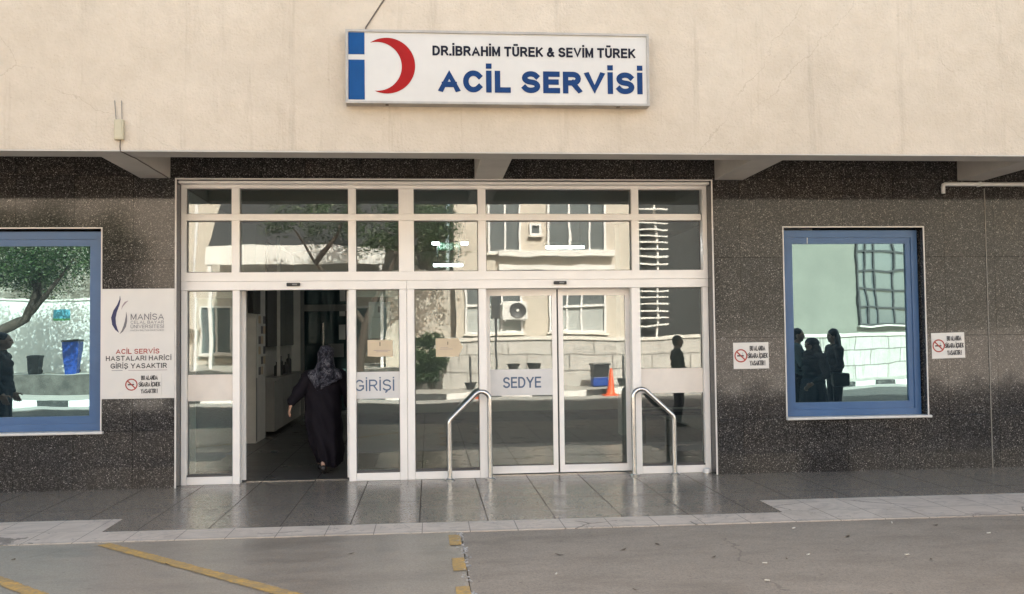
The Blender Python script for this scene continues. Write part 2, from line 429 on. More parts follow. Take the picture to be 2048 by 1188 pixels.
class MB:
    def __init__(s, T=None):
        s.bm = bmesh.new(); s.T = T
    def box(s, x0, x1, y0, y1, z0, z1, bev=0):
        vs = [s.bm.verts.new((x, y, z)) for x in (x0, x1) for y in (y0, y1) for z in (z0, z1)]
        fs = [s.bm.faces.new([vs[i] for i in q]) for q in ((0, 1, 3, 2), (4, 6, 7, 5), (0, 4, 5, 1), (2, 3, 7, 6), (0, 2, 6, 4), (1, 5, 7, 3))]
        if bev:
            es = list({e for f in fs for e in f.edges})
            bmesh.ops.bevel(s.bm, geom=es, offset=bev, segments=2, affect='EDGES', profile=.5)
        return s
    def prism(s, pts, y0, y1):
        """polygon in XZ extruded along Y"""
        a = [s.bm.verts.new((x, y0, z)) for x, z in pts]; b = [s.bm.verts.new((x, y1, z)) for x, z in pts]
        s.bm.faces.new(a); s.bm.faces.new(b[::-1])
        n = len(pts)
        for i in range(n): s.bm.faces.new((a[i], b[i], b[(i + 1) % n], a[(i + 1) % n]))
        return s
    def slab(s, pts, z0, z1):
        """polygon in XY extruded along Z"""
        a = [s.bm.verts.new((x, y, z0)) for x, y in pts]; b = [s.bm.verts.new((x, y, z1)) for x, y in pts]
        s.bm.faces.new(a[::-1]); s.bm.faces.new(b)
        n = len(pts)
        for i in range(n): s.bm.faces.new((a[i], a[(i + 1) % n], b[(i + 1) % n], b[i]))
        return s
    def tube(s, pts, r, seg=12, cap=True, rs=None):
        pts = [Vector(p) for p in pts]
        rings = []
        up = None
        for i, p in enumerate(pts):
            t = (pts[min(i + 1, len(pts) - 1)] - pts[max(i - 1, 0)]).normalized()
            if up is None:
                up = Vector((0, 0, 1)) if abs(t.z) < .9 else Vector((0, 1, 0))
            u = t.cross(up).normalized(); v = u.cross(t).normalized(); up = v
            rr = rs[i] if rs else r
            rings.append([s.bm.verts.new(p + u * rr * math.cos(2 * math.pi * k / seg) + v * rr * math.sin(2 * math.pi * k / seg)) for k in range(seg)])
        for a, b in zip(rings, rings[1:]):
            for k in range(seg): s.bm.faces.new((a[k], a[(k + 1) % seg], b[(k + 1) % seg], b[k]))
        if cap:
            s.bm.faces.new(rings[0][::-1]); s.bm.faces.new(rings[-1])
        return s
    def lathe(s, prof, c=(0, 0, 0), seg=24, axis='Z'):
        rings = []
        for r, h in prof:
            ring = []
            for k in range(seg):
                a = 2 * math.pi * k / seg
                p = (r * math.cos(a), r * math.sin(a), h) if axis == 'Z' else (r * math.cos(a), h, r * math.sin(a))
                ring.append(s.bm.verts.new(Vector(c) + Vector(p)))
            rings.append(ring)
        for a, b in zip(rings, rings[1:]):
            for k in range(seg): s.bm.faces.new((a[k], a[(k + 1) % seg], b[(k + 1) % seg], b[k]))
        s.bm.faces.new(rings[0][::-1]); s.bm.faces.new(rings[-1])
        return s
    def ell(s, c, r, rot=None, u=20, v=14):
        m = Matrix.Translation(c) @ (rot.to_4x4() if rot else Matrix()) @ Matrix.Diagonal((*r, 1))
        nv = s.bm.verts.new; nf = s.bm.faces.new
        top, bot = nv(m @ Vector((0, 0, 1))), nv(m @ Vector((0, 0, -1)))
        rings = []
        for j in range(1, v):
            th = math.pi * j / v; sz, cz = math.sin(th), math.cos(th)
            rings.append([nv(m @ Vector((sz * math.cos(2 * math.pi * k / u), sz * math.sin(2 * math.pi * k / u), cz))) for k in range(u)])
        for k in range(u):
            k2 = (k + 1) % u
            nf((top, rings[0][k], rings[0][k2])); nf((bot, rings[-1][k2], rings[-1][k]))
            for a, b in zip(rings, rings[1:]): nf((a[k], b[k], b[k2], a[k2]))
        return s
    def caps(s, a, b, ra, rb, seg=14):
        a, b = Vector(a), Vector(b)
        s.ell(a, (ra,) * 3, None, seg, 8); s.ell(b, (rb,) * 3, None, seg, 8)
        if (b - a).length > 1e-4: s.tube([a, b], 0, seg, True, [ra, rb])
        return s
    def quad(s, p):
        s.bm.faces.new([s.bm.verts.new(x) for x in p]); return s
    def mesh(s, name):
        bmesh.ops.recalc_face_normals(s.bm, faces=s.bm.faces[:])
        me = bpy.data.meshes.new(name)
        if s.T is not None: s.bm.transform(s.T)
        s.bm.to_mesh(me); s.bm.free()
        return me
    def build(s, name, mat, parent=None, local=False, smooth=False):
        return link(name, s.mesh(name), mat, parent, local, smooth)
    def remesh(s, voxel, it=3, fac=.5):
        me = s.mesh('tmp')
        ts = bpy.data.scenes.new('tmp')
        o = bpy.data.objects.new('tmp', me); ts.collection.objects.link(o)
        m = o.modifiers.new('r', 'REMESH'); m.mode = 'VOXEL'; m.voxel_size = voxel
        if it:
            k = o.modifiers.new('s', 'SMOOTH'); k.iterations = it; k.factor = fac
        ts.view_layers[0].update()
        dg = ts.view_layers[0].depsgraph
        r = bpy.data.meshes.new_from_object(o.evaluated_get(dg), depsgraph=dg)
        bpy.data.scenes.remove(ts); bpy.data.objects.remove(o); bpy.data.meshes.remove(me)
        return r
def push(me, f):
    """move every vertex along its normal by f(position)"""
    nn = [Vector(v.vector) for v in me.vertex_normals]
    for v, n in zip(me.vertices, nn):
        c = v.co.copy(); v.co = c + n * f(c)
def smooth_by_angle(o, deg=40):
    me = o.data
    for p in me.polygons: p.use_smooth = True
    try: me.set_sharp_from_angle(angle=R(deg))
    except Exception: pass
    return o
def arc(cx, cz, r, a0, a1, n, y):
    return [(cx + r * math.cos(R(a0 + (a1 - a0) * i / n)), y, cz + r * math.sin(R(a0 + (a1 - a0) * i / n))) for i in range(n + 1)]
def grid_wall(xs, zs, hole, y0, y1):
    """wall in the XZ plane from y0 (front) to y1 (back); hole(i, j) says which cells are open"""
    mb = MB(); V = {}
    def v(i, j, k):
        key = (i, j, k)
        if key not in V: V[key] = mb.bm.verts.new((xs[i], y1 if k else y0, zs[j]))
        return V[key]
    nx, nz = len(xs) - 1, len(zs) - 1
    sol = lambda i, j: 0 <= i < nx and 0 <= j < nz and not hole(i, j)
    for i in range(nx):
        for j in range(nz):
            if not sol(i, j): continue
            mb.bm.faces.new((v(i, j, 0), v(i + 1, j, 0), v(i + 1, j + 1, 0), v(i, j + 1, 0)))
            mb.bm.faces.new((v(i, j, 1), v(i, j + 1, 1), v(i + 1, j + 1, 1), v(i + 1, j, 1)))
            for (di, dj, a, b) in ((-1, 0, (i, j), (i, j + 1)), (1, 0, (i + 1, j), (i + 1, j + 1)), (0, -1, (i, j), (i + 1, j)), (0, 1, (i, j + 1), (i + 1, j + 1))):
                if not sol(i + di, j + dj):
                    mb.bm.faces.new((v(*a, 0), v(*b, 0), v(*b, 1), v(*a, 1)))
    return mb
def frame_ring(mb, x0, x1, z0, z1, w, y0, y1, wb=None, wt=None):
    """rectangular frame as one mitred ring"""
    wb = w if wb is None else wb; wt = w if wt is None else wt
    o = [(x0, z0), (x1, z0), (x1, z1), (x0, z1)]; i = [(x0 + w, z0 + wb), (x1 - w, z0 + wb), (x1 - w, z1 - wt), (x0 + w, z1 - wt)]
    vo = [[mb.bm.verts.new((x, y, z)) for x, z in o] for y in (y0, y1)]; vi = [[mb.bm.verts.new((x, y, z)) for x, z in i] for y in (y0, y1)]
    for k in range(4):
        n = (k + 1) % 4
        mb.bm.faces.new((vo[0][k], vo[0][n], vi[0][n], vi[0][k])); mb.bm.faces.new((vo[1][k], vi[1][k], vi[1][n], vo[1][n]))
        mb.bm.faces.new((vo[0][k], vo[1][k], vo[1][n], vo[0][n])); mb.bm.faces.new((vi[0][k], vi[0][n], vi[1][n], vi[1][k]))
    return mb

def _arc(cx, cy, rx, ry, a0, a1, n=14):
    return [(cx + rx * math.cos(R(a0 + (a1 - a0) * i / n)), cy + ry * math.sin(R(a0 + (a1 - a0) * i / n))) for i in range(n + 1)]
# block capitals: name -> (width, strokes); each stroke is a centre line in a box of height 1, True = closed
_S = _arc(.31, .755, .30, .245, 28, 90, 5) + _arc(.31, .755, .29, .245, 96, 262, 10) + _arc(.32, .25, .31, .25, 82, -90, 10) + _arc(.31, .25, .31, .25, -96, -155, 5)
_C = _arc(.36, .5, .36, .5, 42, 318, 22)
_U = [(0, 1), (0, .32)] + _arc(.30, .32, .30, .32, 180, 360, 12) + [(.60, .32), (.60, 1)]
_dots = [('dot', .16), ('dot', .44)]
_ced = [(.33, 0), (.33, -.12), (.24, -.20)]
GL = {
 'A': (.74, [[(0, 0), (.37, 1), (.74, 0)], [(.14, .30), (.60, .30)]]),
 'B': (.60, [[(0, 0), (0, 1)], [(.06, 1), (.34, 1)] + _arc(.34, .765, .23, .235, 90, -90, 8) + [(.06, .53)], [(.06, .53), (.34, .53)] + _arc(.34, .265, .27, .265, 90, -90, 8) + [(.06, 0)]]),
 'C': (.68, [_C]), 'Ç': (.68, [_C, _ced]),
 'D': (.66, [[(0, 0), (0, 1)], [(.06, 1), (.28, 1)] + _arc(.28, .5, .38, .5, 90, -90, 14) + [(.06, 0)]]),
 'E': (.54, [[(.54, 1), (0, 1), (0, 0), (.55, 0)], [(0, .52), (.49, .52)]]),
 'F': (.52, [[(.52, 1), (0, 1), (0, 0)], [(0, .5), (.45, .5)]]),
 'G': (.70, [_arc(.37, .5, .37, .5, 42, 325, 22) + [(.70, .20), (.70, .46), (.40, .46)]]),
 'H': (.62, [[(0, 0), (0, 1)], [(.62, 0), (.62, 1)], [(0, .52), (.62, .52)]]),
 'I': (.0, [[(0, 0), (0, 1)]]), 'İ': (.0, [[(0, 0), (0, 1)], ('dot', 0)]),
 'K': (.62, [[(0, 0), (0, 1)], [(.60, 1), (.03, .40)], [(.20, .58), (.63, 0)]]),
 'L': (.50, [[(0, 1), (0, 0), (.50, 0)]]),
 'M': (.74, [[(0, 0), (0, 1)], [(.02, 1), (.37, .06), (.72, 1)], [(.74, 1), (.74, 0)]]),
 'N': (.62, [[(0, 0), (0, 1)], [(.02, 1), (.60, 0)], [(.62, 0), (.62, 1)]]),
 'R': (.64, [[(0, 0), (0, 1)], [(.06, 1), (.36, 1)] + _arc(.36, .74, .25, .26, 90, -90, 8) + [(.06, .48)], [(.34, .48), (.64, 0)]]),
 'S': (.62, [_S]), 'Ş': (.62, [_S, [(.31, 0), (.31, -.12), (.22, -.20)]]),
 'T': (.62, [[(0, 1), (.62, 1)], [(.31, 1), (.31, 0)]]),
 'U': (.60, [_U]), 'Ü': (.60, [_U] + _dots),
 'V': (.70, [[(0, 1), (.35, 0), (.70, 1)]]),
 'Y': (.68, [[(0, 1), (.34, .45), (.68, 1)], [(.34, .45), (.34, 0)]]),
 '&': (.68, [[(.68, 0), (.20, .66)], _arc(.31, .80, .14, .20, 200, -40, 10) + [(.12, .44)], _arc(.24, .24, .24, .24, 120, 290, 10) + [(.46, .10), (.62, .42)]]),
 '.': (.0, ['base']), '!': (.0, [[(0, .30), (0, 1)], 'base']),
}
def text(name, s, x0, x1, z0, z1, y, mat, parent, bold=0.0, weight=None):
    """block lettering on a plane facing -Y: baseline z0, cap height z1, from x0 to x1; weight = stroke / cap height"""
    H = z1 - z0
    w = weight or (.125 + bold * 2.2)
    t = H * w
    # advance in units of cap height: each letter = its centre-line width + stroke, plus a gap
    gap, sp = .13, .34
    adv = []; x = 0
    for ch in s:
        if ch == ' ': x += sp; continue
        gw = GL[ch][0]
        adv.append((ch, x, gw)); x += gw * .92 + w + gap
    total = x - gap
    kx = (x1 - x0) / (total * H)
    m = MB(); k = 0
    def flat(P): m.quad([(px, y - k * .00012, pz) for px, pz in P])
    for ch, ax, gw in adv:
        X = lambda u: x0 + (ax + w / 2 + u * .92) * H * kx
        Z = lambda v: z0 + t / 2 + v * (H - t)
        for st in GL[ch][1]:
            k = (k + 1) % 7
            if st == 'base':
                flat([(X(0) - t * .55, z0), (X(0) + t * .55, z0), (X(0) + t * .55, z0 + t * 1.05), (X(0) - t * .55, z0 + t * 1.05)]); continue
            if isinstance(st, tuple):
                d = t * .52; c = X(st[1]); b = z1 + H * .085
                flat([(c - d, b), (c + d, b), (c + d, b + t * .95), (c - d, b + t * .95)]); continue
            P = [Vector((X(u), Z(v))) for u, v in st]
            P = [p for i, p in enumerate(P) if i == 0 or (p - P[i - 1]).length > 1e-6]
            low = min(v for u, v in st) < 0
            L = []
            for i, p in enumerate(P):
                d0 = (p - P[i - 1]).normalized() if i else (P[1] - p).normalized()
                d1 = (P[i + 1] - p).normalized() if i < len(P) - 1 else d0
                n0 = Vector((-d0.y, d0.x)); n1 = Vector((-d1.y, d1.x)); b = n0 + n1
                if b.length < .3: b = n1
                b.normalize(); q = min(1 / max(b.dot(n1), .3), 2.2)
                e = Vector((0, 0))
                if i == 0: e = -d1 * t * .5
                elif i == len(P) - 1: e = d0 * t * .5
                if any(st is q_ for q_ in ()) : pass
                L.append((p + e + b * t / 2 * q, p + e - b * t / 2 * q))
            cl = (lambda v: Vector((v.x, min(v.y, z1)))) if low else (lambda v: Vector((v.x, min(max(v.y, z0), z1))))
            L = [(cl(a), cl(b)) for a, b in L]
            for (a, b), (c, d) in zip(L, L[1:]): flat([a, b, d, c])
    bmesh.ops.remove_doubles(m.bm, verts=m.bm.verts[:], dist=1e-6)
    bmesh.ops.dissolve_degenerate(m.bm, edges=m.bm.edges[:], dist=1e-6)
    return m.build(name, mat, parent)

# ------------------------------------------------------------------ ground
def struct(o): return tag(o, kind='structure')
struct(MB().box(-150, 150, -150, 150, -.60, -.10).build('ground', M['road']))
struct(MB().box(-60, 60, -26, -6.3, -.099, -.012).build('street', M['road']))
struct(MB().box(-14, .247, -6.298, -2.682, -.098, -.004).build('concrete_apron', M['conc_l']))
struct(MB().box(.255, 20, -6.298, -2.682, -.098, -.006).build('concrete_apron', M['conc_r']))
MBp = MB().slab([(-14, .3), (-14, -1.71), (-2.78, -1.71), (-2.775, -2.27), (3.17, -2.27), (3.175, -1.665), (20, -1.665), (20, .3)], -.09, 0)
struct(MBp.build('porch_floor', M['porch']))
MBm = MB().slab([(-14, -1.713), (-14, -2.68), (20, -2.68), (20, -1.668), (3.178, -1.668), (3.173, -2.273), (-2.778, -2.273), (-2.783, -1.713)], -.09, .001)
struct(MBm.build('marble_edging', M['marble']))
def mark(pts):
    m = MB(); m.quad([(x, y, .0004) for x, y in pts]); return struct(m.build('yellow_marking', M['yellow']))
def strip(a, b, w):
    a, b = Vector(a), Vector(b); d = (b - a).normalized(); n = Vector((-d.y, d.x)) * w / 2
    m = MB(); N = 170; L = []
    for i in range(N + 1):
        p = a.lerp(b, i / N); L.append((p - n * random.uniform(.80, 1.06), p + n * random.uniform(.80, 1.06)))
    for (p, q), (r, s) in zip(L, L[1:]): m.quad([(p.x, p.y, .0), (r.x, r.y, .0), (s.x, s.y, .0), (q.x, q.y, .0)])
    bmesh.ops.remove_doubles(m.bm, verts=m.bm.verts[:], dist=.0005)
    return struct(m.build('yellow_marking', M['yellow']))
strip((-2.60, -2.75), (-.2, -5.10), .115)
strip((-3.55, -3.20), (-1.6, -5.12), .115)
for y0, y1 in ((-2.80, -3.17), (-3.60, -3.96), (-4.38, -4.75), (-5.15, -5.5)):
    x = .145 - (-2.8 - y0) * -.008
    mark([(x, y0), (x + .092, y0 + .01), (x + .098, y1), (x + .004, y1 - .01)])

# ------------------------------------------------------------------ hospital building
bld = thing('hospital_building', (0, .3, 0), 'hospital front with cream upper storey overhanging a dark speckled stone ground floor', 'building')
xs = [-12, -5.262, -3.556, -2.755, 3.266, 4.120, 5.815, 20]
zs = [0, .632, 2.835, 3.378, 3.75]
def hole(i, j):
    if i == 3 and j <= 2: return True
    if i in (1, 5) and j == 1: return True
    return False
# cladding: front skin with reveals
grid_wall(xs, [0, .632, 2.835, 3.378, 3.75], hole, 0, .30).build('cladding_wall', M['granite'], bld)
# upper wall, soffit, beams
up = MB().box(-12, 20, -1.55, -1.27, 3.402, 9.0)
up.build('upper_wall', M['render'], bld)
MB().box(-12, 20, -1.268, .30, 3.752, 3.95).build('soffit', M['soffit'], bld)
MB().box(-12, 20, -1.57, 12.3, 9.002, 9.12).build('roof', M['soffit'], bld)
MB().box(-12, 20, -1.552, -1.268, 3.388, 3.400).build('drip_edge', M['beam'], bld)
for x0, x1 in ((-6.48, -6.16), (-3.146, -2.822), (.528, .846), (3.312, 3.651), (6.262, 6.59), (9.4, 9.73)):
    MB().box(x0, x1, -1.266, -.002, 3.392, 3.75, .006).build('beam', M['beam'], bld)
# trim round the entrance opening
tr = MB()
tr.box(-2.772, -2.756, -.012, .05, 0, 3.378); tr.box(3.267, 3.283, -.012, .05, 0, 3.378); tr.box(-2.772, 3.283, -.012, .05, 3.379, 3.394)
tr.build('entrance_trim', M['trim'], bld)
MB().box(6.590, 6.600, -.008, -.001, 0, 3.30).build('joint_strip', M['wiregrey'], bld)
# windows
def mirror_window(x0, x1, z0, z1, label):
    f = MB()
    frame_ring(f, x0 + .012, x1 - .02, z0 + .002, z1 - .02, .075, .10, .24, .075, .085)
    w = f.build('window', M['bluefr'], bld); w['label'] = label
    f = MB(); frame_ring(f, x0 + .085, x1 - .095, z0 + .075, z1 - .103, .062, .115, .20, .085, .075); f.build('inner_frame', M['bluefr'], w)
    f = MB(); f.box(x0 + .146, x1 - .156, .14, .15, z0 + .159, z1 - .177); f.build('pane', M['mirror'], w)
    f = MB(); f.box(x0 - .014, x0 - .001, -.012, .06, z0, z1); f.box(x1 + .001, x1 + .014, -.012, .06, z0, z1); f.box(x0 - .014, x1 + .014, -.012, .06, z1 + .001, z1 + .015)
    f.build('trim', M['trim'], w)
    MB().box(x0 - .014, x1 + .035, -.045, .098, z0 - .028, z0 + .001, .006).build('sill', M['sill'], w)
    # reveal lining
    return w
mirror_window(4.120, 5.815, .632, 2.835, 'blue framed mirror glass window right of the entrance')
mirror_window(-5.262, -3.556, .632, 2.835, 'blue framed mirror glass window left of the entrance')
MB().box(4.45, 4.458, .112, .1145, 2.66, 2.80).build('tape_scrap', M['paper'], bld)

MB().box(-12, 20, 12.1, 12.3, 0, 9.0).build('rear_wall', M['render'], bld)
for xx in (-12.2, 20.002): MB().box(xx, xx + .198, -1.55, 12.3, 0, 9.0).build('end_wall', M['render'], bld)
MB().box(-12, 20, .302, 12.098, 3.62, 3.75).build('floor_slab', M['soffit'], bld)
MB().box(-12, -3.0, .302, .42, 0, 3.618).build('light_block_backing', M['far_dark'], bld)  # unseen dark backing added to stop daylight leaking round the windows
MB().box(4.62, 20, .302, .42, 0, 3.618).build('light_block_backing', M['far_dark'], bld)
# interior shell of the entrance hall
hall = thing('entrance_hall', (0, 5, 0), 'dim entrance hall with grey walls behind the glass doors', 'room')
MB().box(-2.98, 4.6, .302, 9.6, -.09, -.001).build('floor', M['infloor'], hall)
MB().box(-2.98, 4.6, .302, 9.6, 3.46, 3.6).build('ceiling', M['inceil'], hall)
MB().box(-2.98, -2.84, .302, 9.6, 0, 3.458).build('side_wall', M['inwall'], hall)
MB().box(4.46, 4.6, .302, 9.6, 0, 3.458).build('side_wall', M['inwall'], hall)
bw = MB(); bw.box(-2.838, -2.66, 9.2, 9.4, 0, 3.458); bw.box(-1.62, 4.458, 9.2, 9.4, 0, 3.458); bw.box(-2.658, -1.622, 9.2, 9.4, 2.85, 3.458)
bw.build('back_wall', M['inwall'], hall)
MB().box(-2.838, -2.655, 4.17, 5.0, 0, 3.458).build('pillar', M['inwall'], hall)
MB().box(-2.654, -2.648, 4.17, 4.23, .03, 1.0).build('corner_guard', M['ingrey'], hall)
MB().box(3.05, 3.40, 4.2, 4.55, 0, 3.458).build('column', M['inwall'], hall)
MB().box(-2.84, 4.46, .302, 9.198, 3.38, 3.385).build('ceiling_panel', M['inceil'], hall)
d = MB(); frame_ring(d, -2.656, -1.624, 0, 2.848, .07, 9.2, 9.32); d.box(-2.586, -1.694, 9.205, 9.3, 2.15, 2.28)
dr = d.build('interior_door', M['ingrey'], hall)
MB().box(-2.58, -1.70, 9.24, 9.26, .08, 2.148).build('pane', M['tealglass'], dr)
MB().box(-2.58, -1.70, 9.24, 9.26, 2.282, 2.775).build('pane', M['tealglass'], dr)
MB().box(-2.20, -2.17, 9.17, 9.20, .95, 1.9).build('handle', M['steel'], dr)
for (x0, x1, z0, z1) in ((-1.85, -1.735, 2.35, 2.62), (-1.86, -1.74, 2.04, 2.14), (-1.87, -1.74, 1.55, 1.86)):
    tag(MB().box(x0, x1, 9.225, 9.236, z0, z1).build('paper_notice', M['paper']), {2.35: 'white paper high on the transom of the inner door', 2.04: 'small white paper at the top of the inner door', 1.55: 'tall white paper on the inner door pane'}[z0], 'notice', 'papers on the inner door')
pn = tag(MB().box(-2.02, -1.72, 8.6, 8.63, 1.20, 1.47).build('hanging_board', M['ingrey']), 'grey rectangular board hung before the dark inner door', 'board')
# counter, cabinets, post
ct = thing('reception_counter', (-2.6, 6.6, 0), 'grey reception counter along the left wall of the hall', 'counter')
MB().box(-2.838, -2.50, 5.3, 8.4, .90, .94).build('counter_top', M['counter'], ct)
for i in range(3):
    MB().box(-2.836, -2.56, 5.32 + i * 1.02, 6.31 + i * 1.02, .06, .898).build('cabinet_door', M['counter'], ct)
MB().box(-2.63, -2.58, 6.02, 6.07, .942, 3.377).build('post', M['trim'], ct)
cb = thing('wall_cabinet', (-2.7, 6.6, 1.45), 'dark wall cabinet above the reception counter', 'cabinet')
for i in range(3):
    MB().box(-2.838, -2.64, 5.12 + i * 1.0, 6.10 + i * 1.0, 1.46, 3.2, .006).build('cabinet_door', M['cabinet'], cb)
for i, (y, h) in enumerate(((6.2, .25), (6.6, .34), (7.2, .22), (7.6, .36))):
    b = MB(); b.lathe([(.045, 0), (.05, .02), (.05, h * .7), (.02, h * .8), (.02, h)], (-2.66, y, .94), 12)
    tag(smooth_by_angle(b.build('bottle', M['darkgrey'])), 'dark bottle on the reception counter', 'bottle', 'bottles on the reception counter')
tv = thing('wall_television', (-2.62, 4.05, 2.2), 'black television on a bracket high beside the pillar', 'television')
MB().box(-2.66, -2.58, 3.55, 4.15, 1.98, 2.42, .01).build('screen', M['black'], tv)
MB().box(-2.72, -2.66, 4.0, 4.08, 2.1, 2.3).build('bracket', M['darkgrey'], tv)
lr = thing('leaflet_rack', (-2.64, 4.6, 1.1), 'white leaflet rack with pale leaflets on the hall pillar', 'rack')
MB().box(-2.653, -2.64, 4.26, 4.92, 1.0, 2.0).build('back_board', M['paper'], lr)
for r_ in range(6):
    for c_ in range(3):
        MB().box(-2.638, -2.63, 4.3 + c_ * .2, 4.46 + c_ * .2, 1.04 + r_ * .16, 1.16 + r_ * .16).build('leaflet', (M['greytext'], M['cream'], M['inwall'])[(r_ * 2 + c_) % 3], lr)
# lamps and exit sign on the hall ceiling
def tube_lamp(x0, x1, y, z, label):
    t = thing('ceiling_lamp', ((x0 + x1) / 2, y, z), label, 'lamp', 'lamps in the hall')
    MB().box(x0, x1, y - .03, y + .03, z, z + .035, .008).build('tube', M['lamp'], t)
    MB().box(x0 - .02, x1 + .02, y - .05, y + .05, z + .037, z + .08).build('housing', M['ingrey'], t)
    for xx in (x0 + .06, x1 - .06): MB().box(xx - .006, xx + .006, y - .006, y + .006, z + .082, 3.378).build('hanger', M['ingrey'], t)
tube_lamp(.078, .528, 4, 2.69, 'short lit lamp under the exit sign')
tube_lamp(.06, .17, 3.9, 3.02, 'small lit lamp left of the exit sign')
tube_lamp(.505, .61, 3.9, 3.02, 'small lit lamp right of the exit sign')
tube_lamp(1.84, 2.44, 4, 2.965, 'long lit lamp right of the exit sign')
ex = thing('exit_sign', (.32, 4, 2.96), 'hanging green exit sign with arrow behind the glass', 'exit sign')
MB().box(.15, .49, 4.0, 4.03, 2.945, 3.065).build('panel', M['exitgreen'], ex)
text('lettering', 'ÇIKIŞ', .165, .375, 2.965, 3.045, 3.996, M['exitprint'], ex, .02)
a = MB(); a.prism([(.395, 3.0), (.43, 3.0), (.43, 2.975), (.47, 3.008), (.43, 3.04), (.43, 3.016), (.395, 3.016)], 3.993, 3.997); a.build('arrow', M['exitprint'], ex)
MB().box(.31, .32, 4.01, 4.02, 3.066, 3.378).build('hanger', M['ingrey'], ex)
# bench in the hall (right)
bn = thing('waiting_bench', (3.6, 3.2, 0), 'dark waiting bench behind the right sidelight', 'bench')
MB().box(3.0, 4.3, 2.9, 3.35, .42, .47, .01).build('seat', M['darkgrey'], bn); MB().box(3.0, 4.3, 3.36, 3.42, .5, .9, .01).build('backrest', M['darkgrey'], bn)
for xx in (3.1, 4.2):
    for yy in (2.95, 3.3): MB().box(xx, xx + .04, yy, yy + .04, 0, .418).build('leg', M['steel'], bn)

# ------------------------------------------------------------------ glazed entrance
ent = thing('entrance_screen', (0, .2, 0), 'white aluminium glazed entrance with transoms and two pairs of sliding doors', 'entrance')
FY0, FY1 = .17, .30
XV = [(-2.752, -2.70), (-2.20, -2.115), (-.905, -.82), (-.335, -.165), (.572, .66), (2.365, 2.45), (3.196, 3.264)]
fr = MB()
frame_ring(fr, -2.752, 3.264, 2.26, 3.345, .052, FY0, FY1, .10, .035)
fr.build('frame', M['alu'], ent)
MB().box(-2.753, 3.265, .05, .30, 3.347, 3.374, .004).build('head_rail', M['alu'], ent)
MB().box(-2.70, 3.196, FY0 + .003, FY1, 2.946, 3.018).build('transom', M['alu'], ent)
for a, b in XV[1:-1]:
    MB().box(a, b, FY0 + .001, FY1, 3.020, 3.309).build('mullion', M['alu'], ent)
    MB().box(a, b, FY0 + .001, FY1, 2.361, 2.944).build('mullion', M['alu'], ent)
MB().box(-2.752, -.251, FY0 - .004, FY1, 2.160, 2.257, .003).build('door_header', M['alu'], ent)
MB().box(-.249, 3.264, FY0 - .004, FY1, 2.160, 2.257, .003).build('door_header', M['alu'], ent)
low = [(-2.752, -2.692), (-2.19, -2.112), (-.905, -.825), (-.335, -.252), (-.248, -.165), (.570, .658), (2.35, 2.45), (3.198, 3.264)]
for a, b in low:
    MB().box(a, b, FY0 + .002, FY1, 0, 2.158, .003).build('post', M['alu'], ent)
for a, b in ((-2.690, -2.192), (-.823, -.337), (-.163, .568), (2.452, 3.196)):
    MB().box(a, b, FY0 + .006, FY1 - .03, .001, .086, .003).build('bottom_rail', M['alu'], ent)
    MB().box(a + .001, b - .001, FY0 + .012, FY1 - .04, .087, .105).build('glazing_bead', M['aluedge'], ent)
# fixed panes
for i in range(6):
    a, b = XV[i][1], XV[i + 1][0]
    for z0, z1 in ((3.020, 3.309), (2.362, 2.944)):
        p_ = MB().box(a, b, .235, .245, z0, z1).build('pane', M['glass'], ent)
        g = MB(); frame_ring(g, a + .0005, b - .0005, z0 + .001, z1 - .001, .007, .226, .2345); g.build('gasket', M['aluedge'], p_)
for a, b in ((-2.690, -2.192), (-.823, -.337), (-.163, .568), (2.452, 3.196)):
    p_ = MB().box(a, b, .235, .245, .106, 2.158).build('pane', M['glass'], ent)
    g = MB(); frame_ring(g, a + .0005, b - .0005, .107, 2.157, .007, .2325, .2345); g.build('gasket', M['aluedge'], p_)
# infill panels on fixed panes
MB().box(-2.689, -2.193, .222, .232, .925, 1.218).build('infill_panel', M['panel'], ent)
MB().box(2.453, 3.195, .222, .232, .925, 1.212).build('infill_panel', M['panel'], ent)
# sliding leaves
def leaf(x0, x1, label, panel=None, word=None, w=.055):
    f = MB(); frame_ring(f, x0, x1, .018, 2.156, w, .345, .385, .085, .075)
    o = f.build('sliding_door', M['alu'], ent); o['label'] = label
    MB().box(x0 + w, x1 - w, .362, .370, .103, 2.081).build('pane', M['glasslow'], o)
    g = MB(); g.box(x0 + w, x1 - w, .350, .361, .104, .116); g.build('gasket', M['aluedge'], o)
    if panel: MB().box(x0 + w, x1 - w, .350, .360, .918, 1.222).build('infill_panel', panel, o)
    if word: text('lettering', word[0], word[1], word[2], word[3], word[4], .3475, M['bluetext'], o, word[5])
    return o
leaf(-2.69, -2.078, 'sliding door leaf slid open to the left')
leaf(-.94, -.28, 'sliding door leaf slid open to the right', None)
MB().box(-.824, -.336, .222, .232, .918, 1.222).build('infill_panel', M['girpanel'], ent)
text('lettering', 'GİRİŞİ', -.846, -.398, 1.005, 1.135, .2205, M['bluetext'], ent, 0, .13)
leaf(.652, 1.492, 'closed left leaf lettered SEDYE', M['girpanel'], ('SEDYE', .855, 1.298, 1.005, 1.133, .012))
leaf(1.512, 2.362, 'closed right leaf of the stretcher door')
MB().box(1.493, 1.511, .36, .38, .02, 2.15).build('door_seal', M['black'], ent)
for x in (-1.516, 1.511):
    m = MB(); m.box(x - .075, x + .075, .13, .165, 2.200, 2.238, .008); s_ = m.build('door_sensor', M['black'], ent)
    MB().box(x - .01, x + .045, .126, .1295, 2.210, 2.228, .003).build('lens', M['ingrey'], s_)
MB().box(-2.07, -.94, .31, .345, 0.0, .006).build('floor_track', M['steel'], ent)
MB().box(.66, 2.36, .31, .345, 0.0, .006).build('floor_track', M['steel'], ent)
